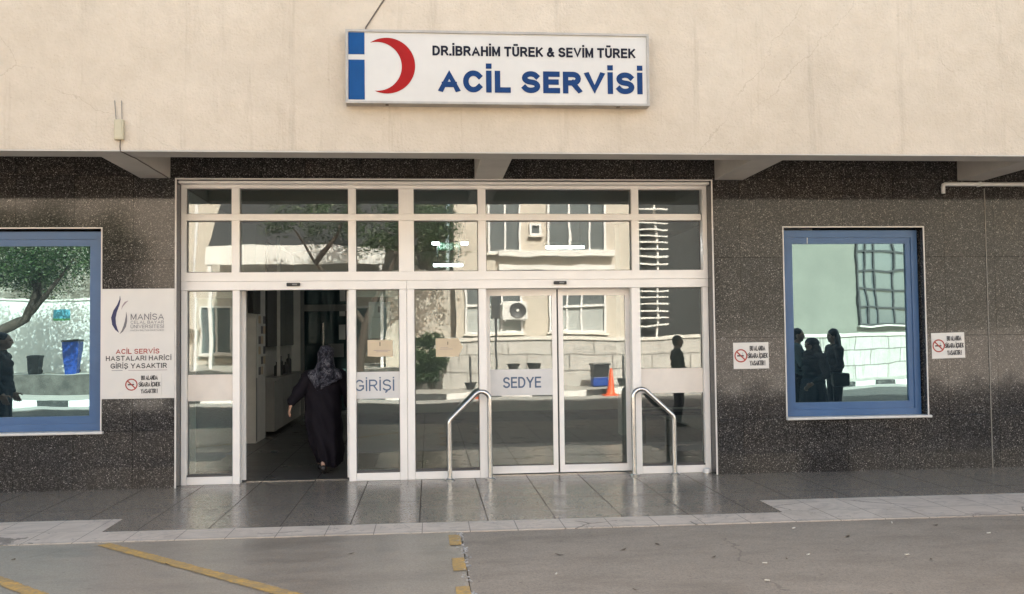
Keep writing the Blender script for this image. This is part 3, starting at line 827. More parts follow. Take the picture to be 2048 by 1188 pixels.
# papers on the glass
def notice(name, pts, y, mat, label, cat, marks=()):
    t = thing(name, (pts[0][0], y, pts[0][1]), label, cat)
    MB().prism(pts, y, y + .003).build('sheet', mat, t)
    for (x0, x1, z0, z1, mm, nm) in marks: MB().box(x0, x1, y - .002, y - .0005, z0, z1).build(nm, M[mm], t)
    return t
notice('notice', [(-.698, 1.400), (-.58, 1.39), (-.50, 1.398), (-.417, 1.39), (-.417, 1.582), (-.698, 1.585)], .228, M['cream'], 'cream rectangular paper notice on the narrow pane right of the open door', 'notice',
       [(-.562, -.553, 1.515, 1.56, 'darktext', 'emblem'), (-.63, -.44, 1.462, 1.468, 'palered', 'print_line'), (-.60, -.47, 1.447, 1.452, 'palered', 'print_line')])
notice('notice', [(.078, 1.383), (.335, 1.383), (.385, 1.49), (.335, 1.593), (.078, 1.593), (.074, 1.585)], .228, M['cream'], 'cream arrow shaped paper notice on the pane beside the left handrail', 'notice',
       [(.21, .218, 1.52, 1.555, 'darktext', 'emblem'), (.12, .27, 1.468, 1.473, 'palered', 'print_line'), (.13, .22, 1.487, 1.491, 'palered', 'print_line')])
notice('notice', [(-.70, 1.60), (-.45, 1.605), (-.44, 2.02), (-.69, 2.025)], .355, M['paper'], 'large white paper sheet above the cream notice on the narrow pane', 'notice',
       [(-.585, -.56, 1.90, 1.97, 'greytext', 'emblem'), (-.66, -.48, 1.845, 1.849, 'greytext', 'print_line')])

# ------------------------------------------------------------------ handrails
def handrail(xlow, xhigh, y, label):
    s = 1 if xhigh > xlow else -1
    t = thing('handrail', ((xlow + xhigh) / 2, y, 0), label, 'handrail', 'bent steel handrails by the entrance')
    zl, zt, r = .70, .985, .0275
    pts = [(xlow, y, .0), (xlow, y, .3), (xlow, y, zl - .07)]
    # bend into the slope
    sx = xhigh - s * .155
    slope = math.atan2(zt - .02 - zl, (sx - xlow) * s)
    for i in range(1, 7):
        a = i / 6; ang = math.pi / 2 - a * (math.pi / 2 - slope)
        rr = .075
        pts.append((xlow + s * rr * (1 - math.cos(a * (math.pi / 2 - slope))), y, zl - .07 + rr * math.sin(a * (math.pi / 2 - slope))))
    # slope end -> top bend
    R2 = .092
    cx, cz = xhigh - s * R2, zt - R2
    a0 = 90 + math.degrees(slope)
    for i in range(0, 13):
        a = R(a0 + (0 - a0) * i / 12)
        pts.append((cx + s * R2 * math.cos(a), y, cz + R2 * math.sin(a)))
    pts += [(xhigh, y, .5), (xhigh, y, .0)]
    smooth_by_angle(MB().tube(pts, r, 18).build('rail', M['steel'], t))
    for x in (xlow, xhigh):
        smooth_by_angle(MB().lathe([(.062, .001), (.062, .008), (.052, .014), (.031, .020), (.031, .026)], (x, y, 0), 24).build('base_flange', M['steel'], t))
handrail(.222, .678, .085, 'polished steel handrail sloping down to the left of the lettered door')
handrail(2.805, 2.333, .085, 'polished steel handrail sloping down to the right by the right sidelight')
ds = thing('door_stop', (3.20, .10, 0), 'small white round door stop on the floor at the right jamb', 'door stop')
smooth_by_angle(MB().lathe([(.04, .0), (.042, .03), (.036, .052), (.02, .06)], (3.19, .11, 0), 20).build('cap', M['acwhite'], ds))
smooth_by_angle(MB().lathe([(.046, .0), (.046, .008)], (3.19, .11, 0.0005), 20).build('base', M['steel'], ds))

# ------------------------------------------------------------------ big sign
sg = thing('emergency_sign', (.69, -1.56, 3.84), 'long white emergency department sign with red crescent and blue bars', 'sign')
f = MB(); frame_ring(f, -.766, 2.155, 3.834, 4.540, .022, -1.688, -1.553); f.build('case', M['signcase'], sg)
MB().box(-.744, 2.133, -1.672, -1.56, 3.856, 4.518).build('face_panel', M['signface'], sg)
MB().box(-.740, -.588, -1.675, -1.6723, 4.303, 4.514).build('blue_bar', M['signblue'], sg)
MB().box(-.740, -.588, -1.675, -1.6723, 3.870, 4.252).build('blue_bar', M['signblue'], sg)
def crescent():
    co, ro = (-.379, 4.198), .268
    ci, ri = (-.472, 4.190), .234
    P = []
    # intersection by search on the outer circle
    def outer(a): return (co[0] + ro * math.cos(a), co[1] + ro * math.sin(a))
    inside = lambda p: math.hypot(p[0] - ci[0], p[1] - ci[1]) < ri
    n = 720
    an = [-math.pi + 2 * math.pi * i / n for i in range(n)]
    out = [a for a in an if not inside(outer(a))]
    a0, a1 = min(out), max(out)
    po = [outer(a0 + (a1 - a0) * i / 60) for i in range(61)]
    t0 = math.atan2(po[0][1] - ci[1], po[0][0] - ci[0]); t1 = math.atan2(po[-1][1] - ci[1], po[-1][0] - ci[0])
    pi_ = [(ci[0] + ri * math.cos(t1 + (t0 - t1) * i / 60), ci[1] + ri * math.sin(t1 + (t0 - t1) * i / 60)) for i in range(61)]
    m = MB()
    A = [m.bm.verts.new((x, -1.676, z)) for x, z in po]; B = [m.bm.verts.new((x, -1.676, z)) for x, z in reversed(pi_)]
    for i in range(60):
        try: m.bm.faces.new((A[i], A[i + 1], B[i + 1], B[i]))
        except Exception: pass
    bmesh.ops.remove_doubles(m.bm, verts=m.bm.verts[:], dist=1e-5)
    return m
crescent().build('red_crescent', M['signred'], sg)
text('lettering', 'DR.İBRAHİM TÜREK & SEVİM TÜREK', .055, 2.020, 4.302, 4.398, -1.676, M['signtextdark'], sg, 0, .215)
text('lettering', 'ACİL SERVİSİ', .110, 2.090, 3.950, 4.163, -1.676, M['signtextblue'], sg, 0, .25)
for x in (-.38, 1.85): MB().box(x - .015, x + .015, -1.66, -1.63, 3.822, 3.8335).build('fixing_screw', M['wire'], sg)

# cable, junction box, pipe
def cable(name, pts, r, mat, label):
    return tag(smooth_by_angle(MB().tube(pts, r, 8).build(name, mat)), label, 'cable')
cable('cable', [(-.585, -1.60, 4.541), (-.58, -1.565, 4.60), (-.50, -1.557, 4.73), (-.41, -1.556, 4.87), (-.30, -1.556, 5.04), (-.18, -1.556, 5.25)], .007, M['wire'], 'thin brown cable rising to the right from the emergency sign')
jb = thing('junction_box', (-2.87, -1.55, 3.49), 'yellowed plastic junction box with two bare wires on the cream wall', 'junction box')
MB().box(-2.912, -2.826, -1.60, -1.552, 3.490, 3.682, .008).build('case', M['box'], jb)
MB().box(-2.898, -2.84, -1.604, -1.6005, 3.505, 3.668, .002).build('lid', M['box'], jb)
for x, k in ((-2.900, -.016), (-2.846, -.008)):
    smooth_by_angle(MB().tube([(x, -1.568, 3.683), (x + k * .4, -1.565, 3.76), (x + k, -1.562, 3.865)], .0045, 8).build('wire', M['wiregrey'], jb))
cable('cable', [(-2.862, -1.565, 3.489), (-2.866, -1.562, 3.43), (-2.862, -1.560, 3.385), (-2.845, -1.50, 3.381), (-2.838, -1.30, 3.383), (-2.826, -1.22, 3.385), (-2.834, -1.0, 3.387), (-2.826, -.8, 3.385), (-2.835, -.6, 3.387), (-2.828, -.3, 3.386), (-2.834, -.02, 3.387)], .0052, M['wire'], 'thin dark cable hanging along the concrete beam below the junction box')
pipe = thing('drain_pipe', (6.06, -.04, 3.24), 'white plastic pipe running right along the top of the dark wall', 'pipe')
smooth_by_angle(MB().tube([(6.065, -.035, 3.235), (6.065, -.035, 3.31), (6.07, -.035, 3.335), (6.09, -.035, 3.345), (6.2, -.035, 3.345), (14, -.035, 3.345)], .024, 14).build('tube', M['whitepipe'], pipe))
for x in (6.5, 8.2, 9.9): MB().box(x, x + .03, -.064, -.001, 3.318, 3.372, .003).build('clip', M['whitepipe'], pipe)

# ------------------------------------------------------------------ university poster
ps = thing('information_board', (-3.16, -.01, .98), 'white board with university emblem and red and black lettering left of the entrance', 'board')
MB().box(-3.552, -2.774, -.014, -.001, .980, 2.175).build('panel', M['poster'], ps)
PY = -.0165
def swoosh(pts, name, mat):
    """pts: (x, z, halfwidth) ribbon"""
    m = MB(); L = []
    for i, (x, z, w) in enumerate(pts):
        a = pts[max(i - 1, 0)]; b = pts[min(i + 1, len(pts) - 1)]
        d = Vector((b[0] - a[0], b[1] - a[1])).normalized(); n = Vector((-d.y, d.x)) * w
        L.append(((x + n.x, PY, z + n.y), (x - n.x, PY, z - n.y)))
    for (p, q), (r, s) in zip(L, L[1:]): m.quad([p, q, s, r])
    m.build(name, mat, ps)
swoosh([(-3.352, 2.10, .001), (-3.350, 2.06, .006), (-3.368, 2.0, .012), (-3.402, 1.93, .02), (-3.420, 1.86, .024), (-3.412, 1.79, .021), (-3.388, 1.735, .013), (-3.362, 1.70, .002)], 'emblem', M['navy'])
swoosh([(-3.335, 1.95, .001), (-3.325, 1.985, .006), (-3.295, 2.025, .009), (-3.265, 2.045, .002)], 'emblem', M['palered'])
swoosh([(-3.285, 1.925, .001), (-3.282, 1.88, .006), (-3.287, 1.82, .012), (-3.30, 1.765, .014), (-3.325, 1.715, .009), (-3.352, 1.684, .001)], 'emblem', M['greytext'])
text('lettering', 'MANİSA', -3.238, -2.885, 1.835, 1.902, PY, M['greytext'], ps, .004)
text('lettering', 'CELAL BAYAR', -3.238, -2.885, 1.793, 1.826, PY, M['greytext'], ps, .0)
text('lettering', 'ÜNİVERSİTESİ', -3.238, -2.885, 1.744, 1.782, PY, M['greytext'], ps, .0)
text('lettering', 'HAFSA SULTAN HASTANESİ', -3.238, -2.885, 1.714, 1.730, PY, M['greytext'], ps, .0)
text('lettering', 'ACİL SERVİS', -3.392, -2.932, 1.466, 1.520, PY, M['redtext'], ps, .02)
text('lettering', 'HASTALARI HARİCİ', -3.497, -2.805, 1.392, 1.446, PY, M['darktext'], ps, .02)
text('lettering', 'GİRİŞ YASAKTIR', -3.447, -2.852, 1.308, 1.364, PY, M['darktext'], ps, .02)
MB().box(-3.436, -3.32, PY - .0005, PY + .001, 1.284, 1.289).build('underline', M['greytext'], ps)
MB().box(-3.26, -2.85, PY - .0005, PY + .001, 1.284, 1.289).build('underline', M['palered'], ps)
# no smoking signs
def no_smoking(x0, x1, z0, z1, y, label, tilt=0):
    c = ((x0 + x1) / 2, y, (z0 + z1) / 2)
    t = thing('no_smoking_sign', c, label, 'sign', 'no smoking stickers'); w = x1 - x0; h = z1 - z0
    X = lambda f: x0 + w * f; Z = lambda f: z0 + h * f
    MB().box(x0, x1, y - .004, y, z0, z1, .001).build('plate', M['poster'], t)
    yy = y - .0055
    m = MB(); cx, cz, ro, ri = X(.21), Z(.50), h * .255, h * .205
    for i in range(32):
        a, b = 2 * math.pi * i / 32, 2 * math.pi * (i + 1) / 32
        m.quad([(cx + ro * math.cos(a), yy, cz + ro * math.sin(a)), (cx + ro * math.cos(b), yy, cz + ro * math.sin(b)), (cx + ri * math.cos(b), yy, cz + ri * math.sin(b)), (cx + ri * math.cos(a), yy, cz + ri * math.sin(a))])
    k = .7071; q = h * .026
    m.quad([(cx - ri * k - q * k, yy - .0004, cz + ri * k - q * k), (cx - ri * k + q * k, yy - .0004, cz + ri * k + q * k), (cx + ri * k + q * k, yy - .0004, cz - ri * k + q * k), (cx + ri * k - q * k, yy - .0004, cz - ri * k - q * k)])
    m.build('prohibition_ring', M['redtext'], t)
    MB().box(cx - ri * .72, cx + ri * .55, yy, yy + .0008, cz - h * .028, cz + h * .028).build('cigarette_symbol', M['darktext'], t)
    MB().box(cx + ri * .3, cx + ri * .36, yy, yy + .0008, cz + h * .045, cz + h * .12).build('smoke_symbol', M['greytext'], t)
    text('lettering', 'BU ALANDA', X(.47), X(.90), Z(.68), Z(.87), yy, M['darktext'], t, .02)
    text('lettering', 'SİGARA İÇMEK', X(.40), X(.965), Z(.40), Z(.59), yy, M['darktext'], t, .02)
    text('lettering', 'YASAKTIR !', X(.46), X(.89), Z(.12), Z(.31), yy, M['darktext'], t, .02)
    t.rotation_euler = (0, R(tilt), 0)
no_smoking(3.493, 3.912, 1.202, 1.505, -.001, 'white no smoking sticker between the entrance and the right blue window', -.4)
no_smoking(5.885, 6.293, 1.290, 1.590, -.001, 'white no smoking sticker right of the right blue window', -1.2)
no_smoking(-3.310, -2.908, 1.004, 1.262, -.0145, 'white no smoking sticker at the foot of the white university board', -.5)

# ------------------------------------------------------------------ litter on the apron
def litter(name, x, y, L, w, mat, label, cat, rot, group):
    m = MB(Matrix.Translation((x, y, -.003)) @ Matrix.Rotation(rot, 4, 'Z'))
    n = 6; top = []; 
    for i in range(n + 1):
        u = i / n * 2 - 1; hw = w * (1 - u * u) + .0008
        top.append(((u * L / 2, -hw / 2, .003 + .006 * abs(u)), (u * L / 2, hw / 2, .004 + .004 * u * u)))
    for (a, b), (c, d_) in zip(top, top[1:]): m.quad([a, c, d_, b])
    tag(m.build(name, mat), label, cat, group)
M['dryleaf'] = plain('dry_leaf', (.09, .065, .04), .8, .3)
M['butt'] = plain('cigarette_paper', (.55, .50, .42), .8, .1)
for i, (x, y) in enumerate(((1.45, -3.5), (1.75, -3.36), (2.55, -3.95), (2.05, -3.82), (3.3, -3.3), (3.55, -4.1), (-1.9, -3.5), (-.6, -3.35), (.95, -3.6), (1.3, -4.6), (-3.1, -3.2), (4.6, -3.6), (4.2, -3.0))):
    litter('fallen_leaf', x, y, random.uniform(.04, .085), random.uniform(.012, .03), M['dryleaf'], 'small dry brown leaf lying on the concrete', 'leaf', random.uniform(0, 3), 'dry leaves on the concrete')
for i, (x, y) in enumerate(((.85, -4.15), (2.75, -3.85), (2.35, -4.05), (3.0, -2.95), (3.45, -3.95), (4.45, -3.35), (3.9, -2.85), (2.2, -4.5))):
    m = MB(Matrix.Translation((x, y, .002)) @ Matrix.Rotation(random.uniform(0, 3), 4, 'Z')); m.tube([(-.016, 0, .001), (.016, 0, .001)], .0055, 8)
    tag(m.build('cigarette_butt', M['butt']), 'pale cigarette butt lying on the concrete', 'cigarette butt', 'cigarette butts on the concrete')

# crumbs of broken concrete along the open joint
m = MB()
for _ in range(150):
    y = random.uniform(-2.72, -5.6); x = .252 + random.gauss(0, .016) + .01 * math.sin(y * 5); r_ = random.uniform(.003, .010)
    m.ell((x, y, -.005 + r_ * .4), (r_ * random.uniform(.8, 1.4), r_, r_ * .7), None, 6, 4)
tag(m.build('concrete_crumbs', M['sunlit_strip_concrete']), 'small crumbs of broken concrete strewn along the open joint in the apron', 'rubble', None, 'stuff')
# ------------------------------------------------------------------ people
def hand_mesh(wr, dirv, side_v, thumb_v, s=1.0, curl=.35):
    """closed hand mesh: palm plus four unequal bent fingers and a thumb leaving the side of the palm"""
    d = Vector(dirv).normalized(); t = (Vector(thumb_v) - d * Vector(thumb_v).dot(d)).normalized(); n = d.cross(t).normalized()
    m = MB(); W = Vector(wr)
    rot = Matrix((t, n, d)).transposed()
    m.caps(W - d * .03 * s, W + d * .02 * s, .025 * s, .026 * s)
    m.ell(W + d * .05 * s, (.041 * s, .017 * s, .052 * s), rot)
    for k, (off, L) in enumerate(((.030, .072), (.010, .082), (-.011, .076), (-.031, .060))):
        b = W + d * .09 * s + t * off * s
        c = curl + .06 * k
        p1 = b + (d * math.cos(c * .5) + n * math.sin(c * .5)) * L * .5 * s
        p2 = p1 + (d * math.cos(c * 1.5) + n * math.sin(c * 1.5)) * L * .32 * s
        p3 = p2 + (d * math.cos(c * 2.3) + n * math.sin(c * 2.3)) * L * .25 * s
        r = (.0092 - .0006 * k) * s
        m.caps(b - d * .02 * s, p1, r * 1.1, r); m.caps(p1, p2, r, r * .92); m.caps(p2, p3, r * .92, r * .75)
    b = W + d * .03 * s + t * .034 * s
    p1 = b + (d * .62 + t * .75 + n * .2).normalized() * .038 * s; p2 = p1 + (d * .9 + t * .3 + n * .3).normalized() * .03 * s
    m.caps(b - t * .015 * s, p1, .013 * s, .0105 * s); m.caps(p1, p2, .0105 * s, .0085 * s)
    return m.remesh(.0042 * s, 2)
def head_parts(m, c, s=1.0, ears=True):
    """head facing +Y round centre c"""
    x, y, z = c
    E = lambda dx, dy, dz, rx, ry, rz: m.ell((x + dx * s, y + dy * s, z + dz * s), (rx * s, ry * s, rz * s))
    E(0, -.012, .022, .076, .094, .094); E(0, .014, -.035, .060, .074, .082); E(0, .052, -.082, .032, .030, .028)
    E(0, .088, -.012, .011, .016, .026); E(0, .098, -.026, .015, .013, .011); E(0, .078, .022, .05, .016, .010)
    E(0, .080, -.055, .024, .012, .006); E(0, .078, -.064, .021, .012, .007)
    E(.045, .058, -.022, .022, .018, .018); E(-.045, .058, -.022, .022, .018, .018)
    if ears:
        for q in (-1, 1): E(q * .077, -.008, -.012, .010, .020, .032)
def person(name, loc, rz, label, H=1.74, top='shirtblack', legs='trouser', hair='short', arms=None, skirt=False, scarf=None, stride=0, bag=False, group=None):
    s = H / 1.74
    t = thing('person', loc, label, 'person', group, rz)
    V = lambda x, y, z: Vector((x * s, y * s, z * s))
    arms = arms or {}
    el = {q: V(*arms.get('e%d' % q, (q * .245, -.02, 1.12))) for q in (-1, 1)}
    wr = {q: V(*arms.get('w%d' % q, (q * .26, .06, .88))) for q in (-1, 1)}
    sh = {q: V(q * .175, -.005, 1.405) for q in (-1, 1)}
    hip = {q: V(q * .088, 0, .92) for q in (-1, 1)}; kn = {q: V(q * .095, .02 + q * stride * .15, .50) for q in (-1, 1)}; an = {q: V(q * .10, -.03 + q * stride * .28, .09) for q in (-1, 1)}
    def torso(m, g=0.0):
        for z, rx, ry, rz_, y in ((.95, .158, .115, .12, -.005), (1.08, .142, .105, .12, .0), (1.20, .150, .112, .12, .0), (1.31, .165, .115, .10, -.005), (1.385, .15, .09, .055, -.01)):
            m.ell(V(0, y, z), ((rx + g) * s, (ry + g) * s, (rz_ + g) * s))
        for q in (-1, 1): m.caps(V(q * .08, -.01, 1.41), sh[q], (.062 + g) * s, (.062 + g) * s)
    # body
    m = MB(); torso(m)
    m.caps(V(0, -.012, 1.40), V(0, .0, 1.53), .060 * s, .055 * s)
    head_parts(m, V(0, .015, 1.625), s)
    for q in (-1, 1):
        m.caps(sh[q], el[q], .050 * s, .040 * s); m.caps(el[q], wr[q], .040 * s, .027 * s)
        m.caps(hip[q], kn[q], .082 * s, .056 * s); m.caps(kn[q], an[q], .056 * s, .038 * s); m.caps(an[q] - V(0, .0, .035), an[q] + V(0, .14, -.055), .036 * s, .026 * s)
    body = m.remesh(.0125 * s, 2)
    bm = bmesh.new(); bm.from_mesh(body)
    for q in (-1, 1):
        d = (wr[q] - el[q]).normalized()
        h = hand_mesh(wr[q] + d * .012, d, None, Vector((0, 1, 0)) if abs(d.y) < .7 else Vector((-q, 0, 0)), s * .98)
        bm.from_mesh(h)
    me = bpy.data.meshes.new('body'); bm.to_mesh(me); bm.free()
    link('body', me, M['skin'], t, True, True)
    m = MB()
    for q in (-1, 1): m.ell(V(q * .031, .096, 1.630), (.011 * s, .008 * s, .008 * s), None, 10, 8)
    m.build('eyes', M['eye'], t, True, True)
    # top
    m = MB(); torso(m, .014)
    m.caps(V(0, -.012, 1.40), V(0, -.008, 1.465), .082 * s, .068 * s)
    for q in (-1, 1):
        m.caps(sh[q], el[q], .066 * s, .055 * s)
        e2 = el[q].lerp(wr[q], .95 if arms.get('long', True) else .12); m.caps(el[q], e2, .055 * s, .042 * s)
    me = m.remesh(.013 * s, 2)
    push(me, lambda v: .006 * s * math.sin(v.z * 38 + v.x * 21 + 2 * math.sin(v.y * 17)))
    link('coat' if skirt else 'shirt', me, M[top], t, True, True)
    # legs
    m = MB()
    if skirt:
        secs = [(1.0, .165, .125), (.8, .19, .15), (.5, .205, .175), (.2, .225, .20), (.05, .235, .215)]
        rings = []
        for z, rx, ry in secs:
            rings.append([m.bm.verts.new(V(rx * (1 + .05 * math.sin(k * 1.7 + z)) * math.cos(2 * math.pi * k / 36), ry * (1 + .05 * math.sin(k * 2.1)) * math.sin(2 * math.pi * k / 36), z)) for k in range(36)])
        for a, b in zip(rings, rings[1:]):
            for k in range(36): m.bm.faces.new((a[k], a[(k + 1) % 36], b[(k + 1) % 36], b[k]))
        m.bm.faces.new(rings[0]); m.bm.faces.new(rings[-1])
        m.build('skirt', M[legs], t, True, True)
    else:
        m.ell(V(0, -.004, .93), (.168 * s, .127 * s, .13 * s))
        for q in (-1, 1): m.caps(hip[q], kn[q], .097 * s, .073 * s); m.caps(kn[q], an[q] + V(0, 0, -.01), .073 * s, .060 * s)
        link('trousers', m.remesh(.013 * s, 2), M[legs], t, True, True)
    for q in (-1, 1):
        m = MB(); m.caps(an[q] + V(0, -.03, -.045), an[q] + V(0, .02, -.045), .042 * s, .044 * s); m.caps(an[q] + V(0, .02, -.05), an[q] + V(0, .165, -.06), .044 * s, .031 * s)
        link('shoe', m.remesh(.009, 1), M['shoe'], t, True, True)
    c = V(0, .015, 1.625)
    m = MB()
    if hair == 'short':
        m.ell(c + V(0, -.020, .032), (.082 * s, .094 * s, .090 * s)); m.ell(c + V(0, -.045, -.02), (.072 * s, .062 * s, .07 * s))
        link('hair', m.remesh(.009, 2), M['hairgrey'], t, True, True)
    elif hair == 'long':
        m.ell(c + V(0, -.018, .034), (.086 * s, .098 * s, .092 * s)); m.caps(c + V(0, -.06, -.02), c + V(0, -.115, -.30), .078 * s, .06 * s)
        for q in (-1, 1): m.caps(c + V(q * .066, -.03, .0), c + V(q * .075, -.08, -.26), .035 * s, .04 * s)
        m.caps(c + V(0, -.10, -.25), c + V(0, -.115, -.42), .075 * s, .03 * s)
        link('hair', m.remesh(.010, 2), M['hair'], t, True, True)
    if scarf:
        m = MB(); m.ell(c + V(0, -.018, .028), (.094 * s, .104 * s, .104 * s)); m.ell(c + V(0, -.03, -.06), (.09 * s, .085 * s, .11 * s))
        m.ell(c + V(0, .02, -.145), (.085 * s, .085 * s, .06 * s)); m.ell(c + V(0, -.01, -.235), (.165 * s, .115 * s, .065 * s))
        m.caps(c + V(0, -.07, -.05), c + V(0, -.10, -.30), .07 * s, .10 * s)
        link('headscarf', m.remesh(.011, 3), M[scarf], t, True, True)
    if bag:
        MB().box(.20 * s, .30 * s, -.10, .18, .80 * s, 1.02 * s, .02).build('handbag', M['black'], t, True)
    return t

# the woman walking in
def woman():
    X0, Y0 = -1.245, .86
    t = thing('person', (X0, Y0, 0), 'person in a long dark gown and grey patterned headscarf walking in through the open door', 'person')
    L = lambda x, y, z: Vector((x - X0, y - Y0, z))
    # body: head, neck, torso, arms, legs, hands
    m = MB()
    hc = L(-1.232, .845, 1.405); hc.z = 1.405
    head_parts(m, hc, .95)
    m.caps(hc + Vector((0, -.01, -.09)), L(-1.235, .85, 1.22), .055, .06)
    for z, rx, ry in ((.80, .165, .13), (.95, .165, .125), (1.08, .17, .12), (1.16, .16, .10)): m.ell(L(-1.255, .86, z), (rx, ry, .11))
    shl, ell_, wrl = L(-1.42, .86, 1.165), L(-1.535, .80, .995), L(-1.622, .765, .862)
    shr, elr, wrr = L(-1.06, .86, 1.165), L(-.985, .93, .96), L(-.965, 1.03, .78)
    for a, e, w in ((shl, ell_, wrl), (shr, elr, wrr)): m.caps(a, e, .052, .042); m.caps(e, w, .042, .027)
    hl, hr = L(-1.325, .86, .72), L(-1.18, .86, .72)
    kl, al = L(-1.33, 1.02, .42), L(-1.33, 1.15, .10)
    kr, ar = L(-1.225, .84, .42), L(-1.245, .70, .13)
    for h, k, a in ((hl, kl, al), (hr, kr, ar)): m.caps(h, k, .085, .058); m.caps(k, a, .058, .04); m.caps(a, a + Vector((0, .12, -.06)), .036, .026)
    body = m.remesh(.012, 2)
    bm = bmesh.new(); bm.from_mesh(body)
    bm.from_mesh(hand_mesh(wrl + Vector((-.004, -.004, -.012)), (-.30, -.10, -1), None, (-.25, .9, 0), .98, .30))
    bm.from_mesh(hand_mesh(wrr, wrr - elr, None, (0, .3, 1), .95, .4))
    me = bpy.data.meshes.new('body'); bm.to_mesh(me); bm.free()
    link('body', me, M['skin'], t, True, True)
    # gown
    m = MB()
    secs = [(1.235, -1.245, .86, .075, .07), (1.20, -1.245, .86, .17, .10), (1.14, -1.247, .86, .215, .128), (1.05, -1.262, .86, .205, .14), (.95, -1.268, .86, .208, .145),
            (.85, -1.268, .86, .212, .150), (.72, -1.272, .86, .220, .165), (.58, -1.265, .87, .218, .185), (.45, -1.250, .89, .205, .22), (.34, -1.232, .91, .192, .255),
            (.25, -1.215, .93, .178, .28), (.16, -1.205, .95, .160, .29), (.105, -1.20, .96, .150, .285)]
    N = 72; rings = []
    for z, cx, cy, rx, ry in secs:
        rg = []
        for k in range(N):
            a = 2 * math.pi * k / N; f = max(0, (1.0 - z)) * .085
            w = 1 + f * (math.sin(a * 7 + 1.2 + z * 1.3) * .8 + math.sin(a * 11 - z) * .5)
            rg.append(m.bm.verts.new(L(cx + rx * w * math.cos(a), cy + ry * w * math.sin(a), z + (.02 * math.sin(a * 2 + .6) if z < .3 else 0))))
        rings.append(rg)
    for a, b in zip(rings, rings[1:]):
        for k in range(N): m.bm.faces.new((a[k], a[(k + 1) % N], b[(k + 1) % N], b[k]))
    m.bm.faces.new(rings[0]); m.bm.faces.new(rings[-1])
    for a, e, w in ((shl, ell_, wrl), (shr, elr, wrr)):
        m.caps(a + Vector((0, 0, -.01)), e, .088, .078); m.caps(e, e.lerp(w, .95), .078, .060)
    me = m.remesh(.0105, 2)
    push(me, lambda v: .006 * math.sin(v.z * 24 + v.x * 33 + 2 * math.sin(v.x * 14)))
    link('gown', me, M['abaya'], t, True, True)
    # scarf: hood, shoulder cape and the pointed end down the back
    m = MB()
    m.ell(hc + Vector((0, -.005, .018)), (.098, .108, .108)); m.ell(hc + Vector((0, -.02, -.06)), (.105, .10, .10))
    m.caps(hc + Vector((0, -.02, -.09)), L(-1.24, .84, 1.19), .10, .135)
    m.ell(L(-1.235, .85, 1.185), (.212, .125, .072))
    pts = [(-1.445, 1.20), (-1.43, 1.15), (-1.325, .985), (-1.31, .98), (-1.28, 1.005), (-1.04, 1.125), (-1.03, 1.19), (-1.14, 1.26), (-1.34, 1.26)]
    P = [(x - X0, z) for x, z in pts]
    m.prism(P, .708 - Y0, .745 - Y0)
    m.caps(L(-1.30, .72, 1.30), L(-1.315, .695, 1.03), .028, .02); m.caps(L(-1.19, .72, 1.33), L(-1.14, .70, 1.14), .02, .014)
    me = m.remesh(.009, 4)
    push(me, lambda v: .005 * math.sin(v.z * 40 + v.x * 60))
    link('headscarf', me, M['scarf'], t, True, True)
    m = MB(); a = Vector((ar.x, ar.y, .07)); m.caps(a + Vector((-.0, -.06, .02)), a + Vector((-.005, .09, -.035)), .036, .034)
    link('shoe', m.remesh(.008, 2), M['shoe'], t, True, True)
    m = MB(); a = Vector((al.x, al.y, .045)); m.caps(a + Vector((0, -.06, 0)), a + Vector((0, .12, -.005)), .038, .034)
    link('shoe', m.remesh(.008, 2), M['shoe'], t, True, True)
woman()

GP = 'people waiting in front of the building'
person('person', (5.86, -3.7, -.005), R(-65), 'person with short hair in a grey green shirt beside the headscarf wearer', 1.68, 'shirtgrey', 'trouser', 'short', {'e1': (.26, .06, 1.14), 'w1': (.06, .24, 1.14), 'e-1': (-.26, .06, 1.14), 'w-1': (-.05, .25, 1.10)}, group=GP)
w2 = person('person', (5.96, -3.35, -.005), R(70), 'person in a black headscarf and long black coat facing the others', 1.52, 'shirtblack', 'trouser', None, {'e1': (.27, .02, 1.10), 'w1': (.20, .18, .95), 'e-1': (-.27, .02, 1.10), 'w-1': (-.20, .18, .95)}, True, 'scarfdark', group=GP)
w2.scale = (1.38, 1.38, 1.0)
person('person', (6.47, -3.7, -.005), R(85), 'person with long dark hair and black clothes holding a bag', 1.66, 'shirtblack', 'trouser', 'long', {'e1': (.24, .02, 1.13), 'w1': (.14, .25, 1.02), 'e-1': (-.24, .02, 1.13), 'w-1': (-.14, .24, 1.0)}, bag=True, group=GP)
person('person', (4.30, -4.95, -.005), R(-88), 'person in black standing alone seen in profile', 1.57, 'shirtblack', 'trouser', 'short', {'e1': (.25, .06, 1.13), 'w1': (.20, .28, 1.02), 'e-1': (-.25, .04, 1.13), 'w-1': (-.22, .26, 1.0)}, group=GP)
person('person', (-6.10, -3.2, -.004), R(-100), 'person in a black jacket standing left of the entrance', 1.74, 'shirtblack', 'trouser', 'short', None, group=GP).scale = (1.2, 1.2, 1)
# ------------------------------------------------------------------ far side of the street (seen in the glass)
kline = [(-40, -11.6), (-9, -12.5), (4, -13.2), (14, -16.1), (40, -23.5)]
off = lambda L, d: [(x, y - d) for x, y in L]
struct(MB().slab(kline + off(kline, .16)[::-1], -.09, .15).build('kerb', M['kerb']))
struct(MB().slab(off(kline, .162) + [(40, -60), (-40, -60)], -.09, .145).build('pavement', M['pave']))
struct(MB().slab(off(kline, -1.15) + off(kline, -.003)[::-1], -.09, -.006).build('sunlit_strip_concrete', M['sunlit_strip_concrete']))  # added strip by the kerb, sunlit road brightness put into its colour
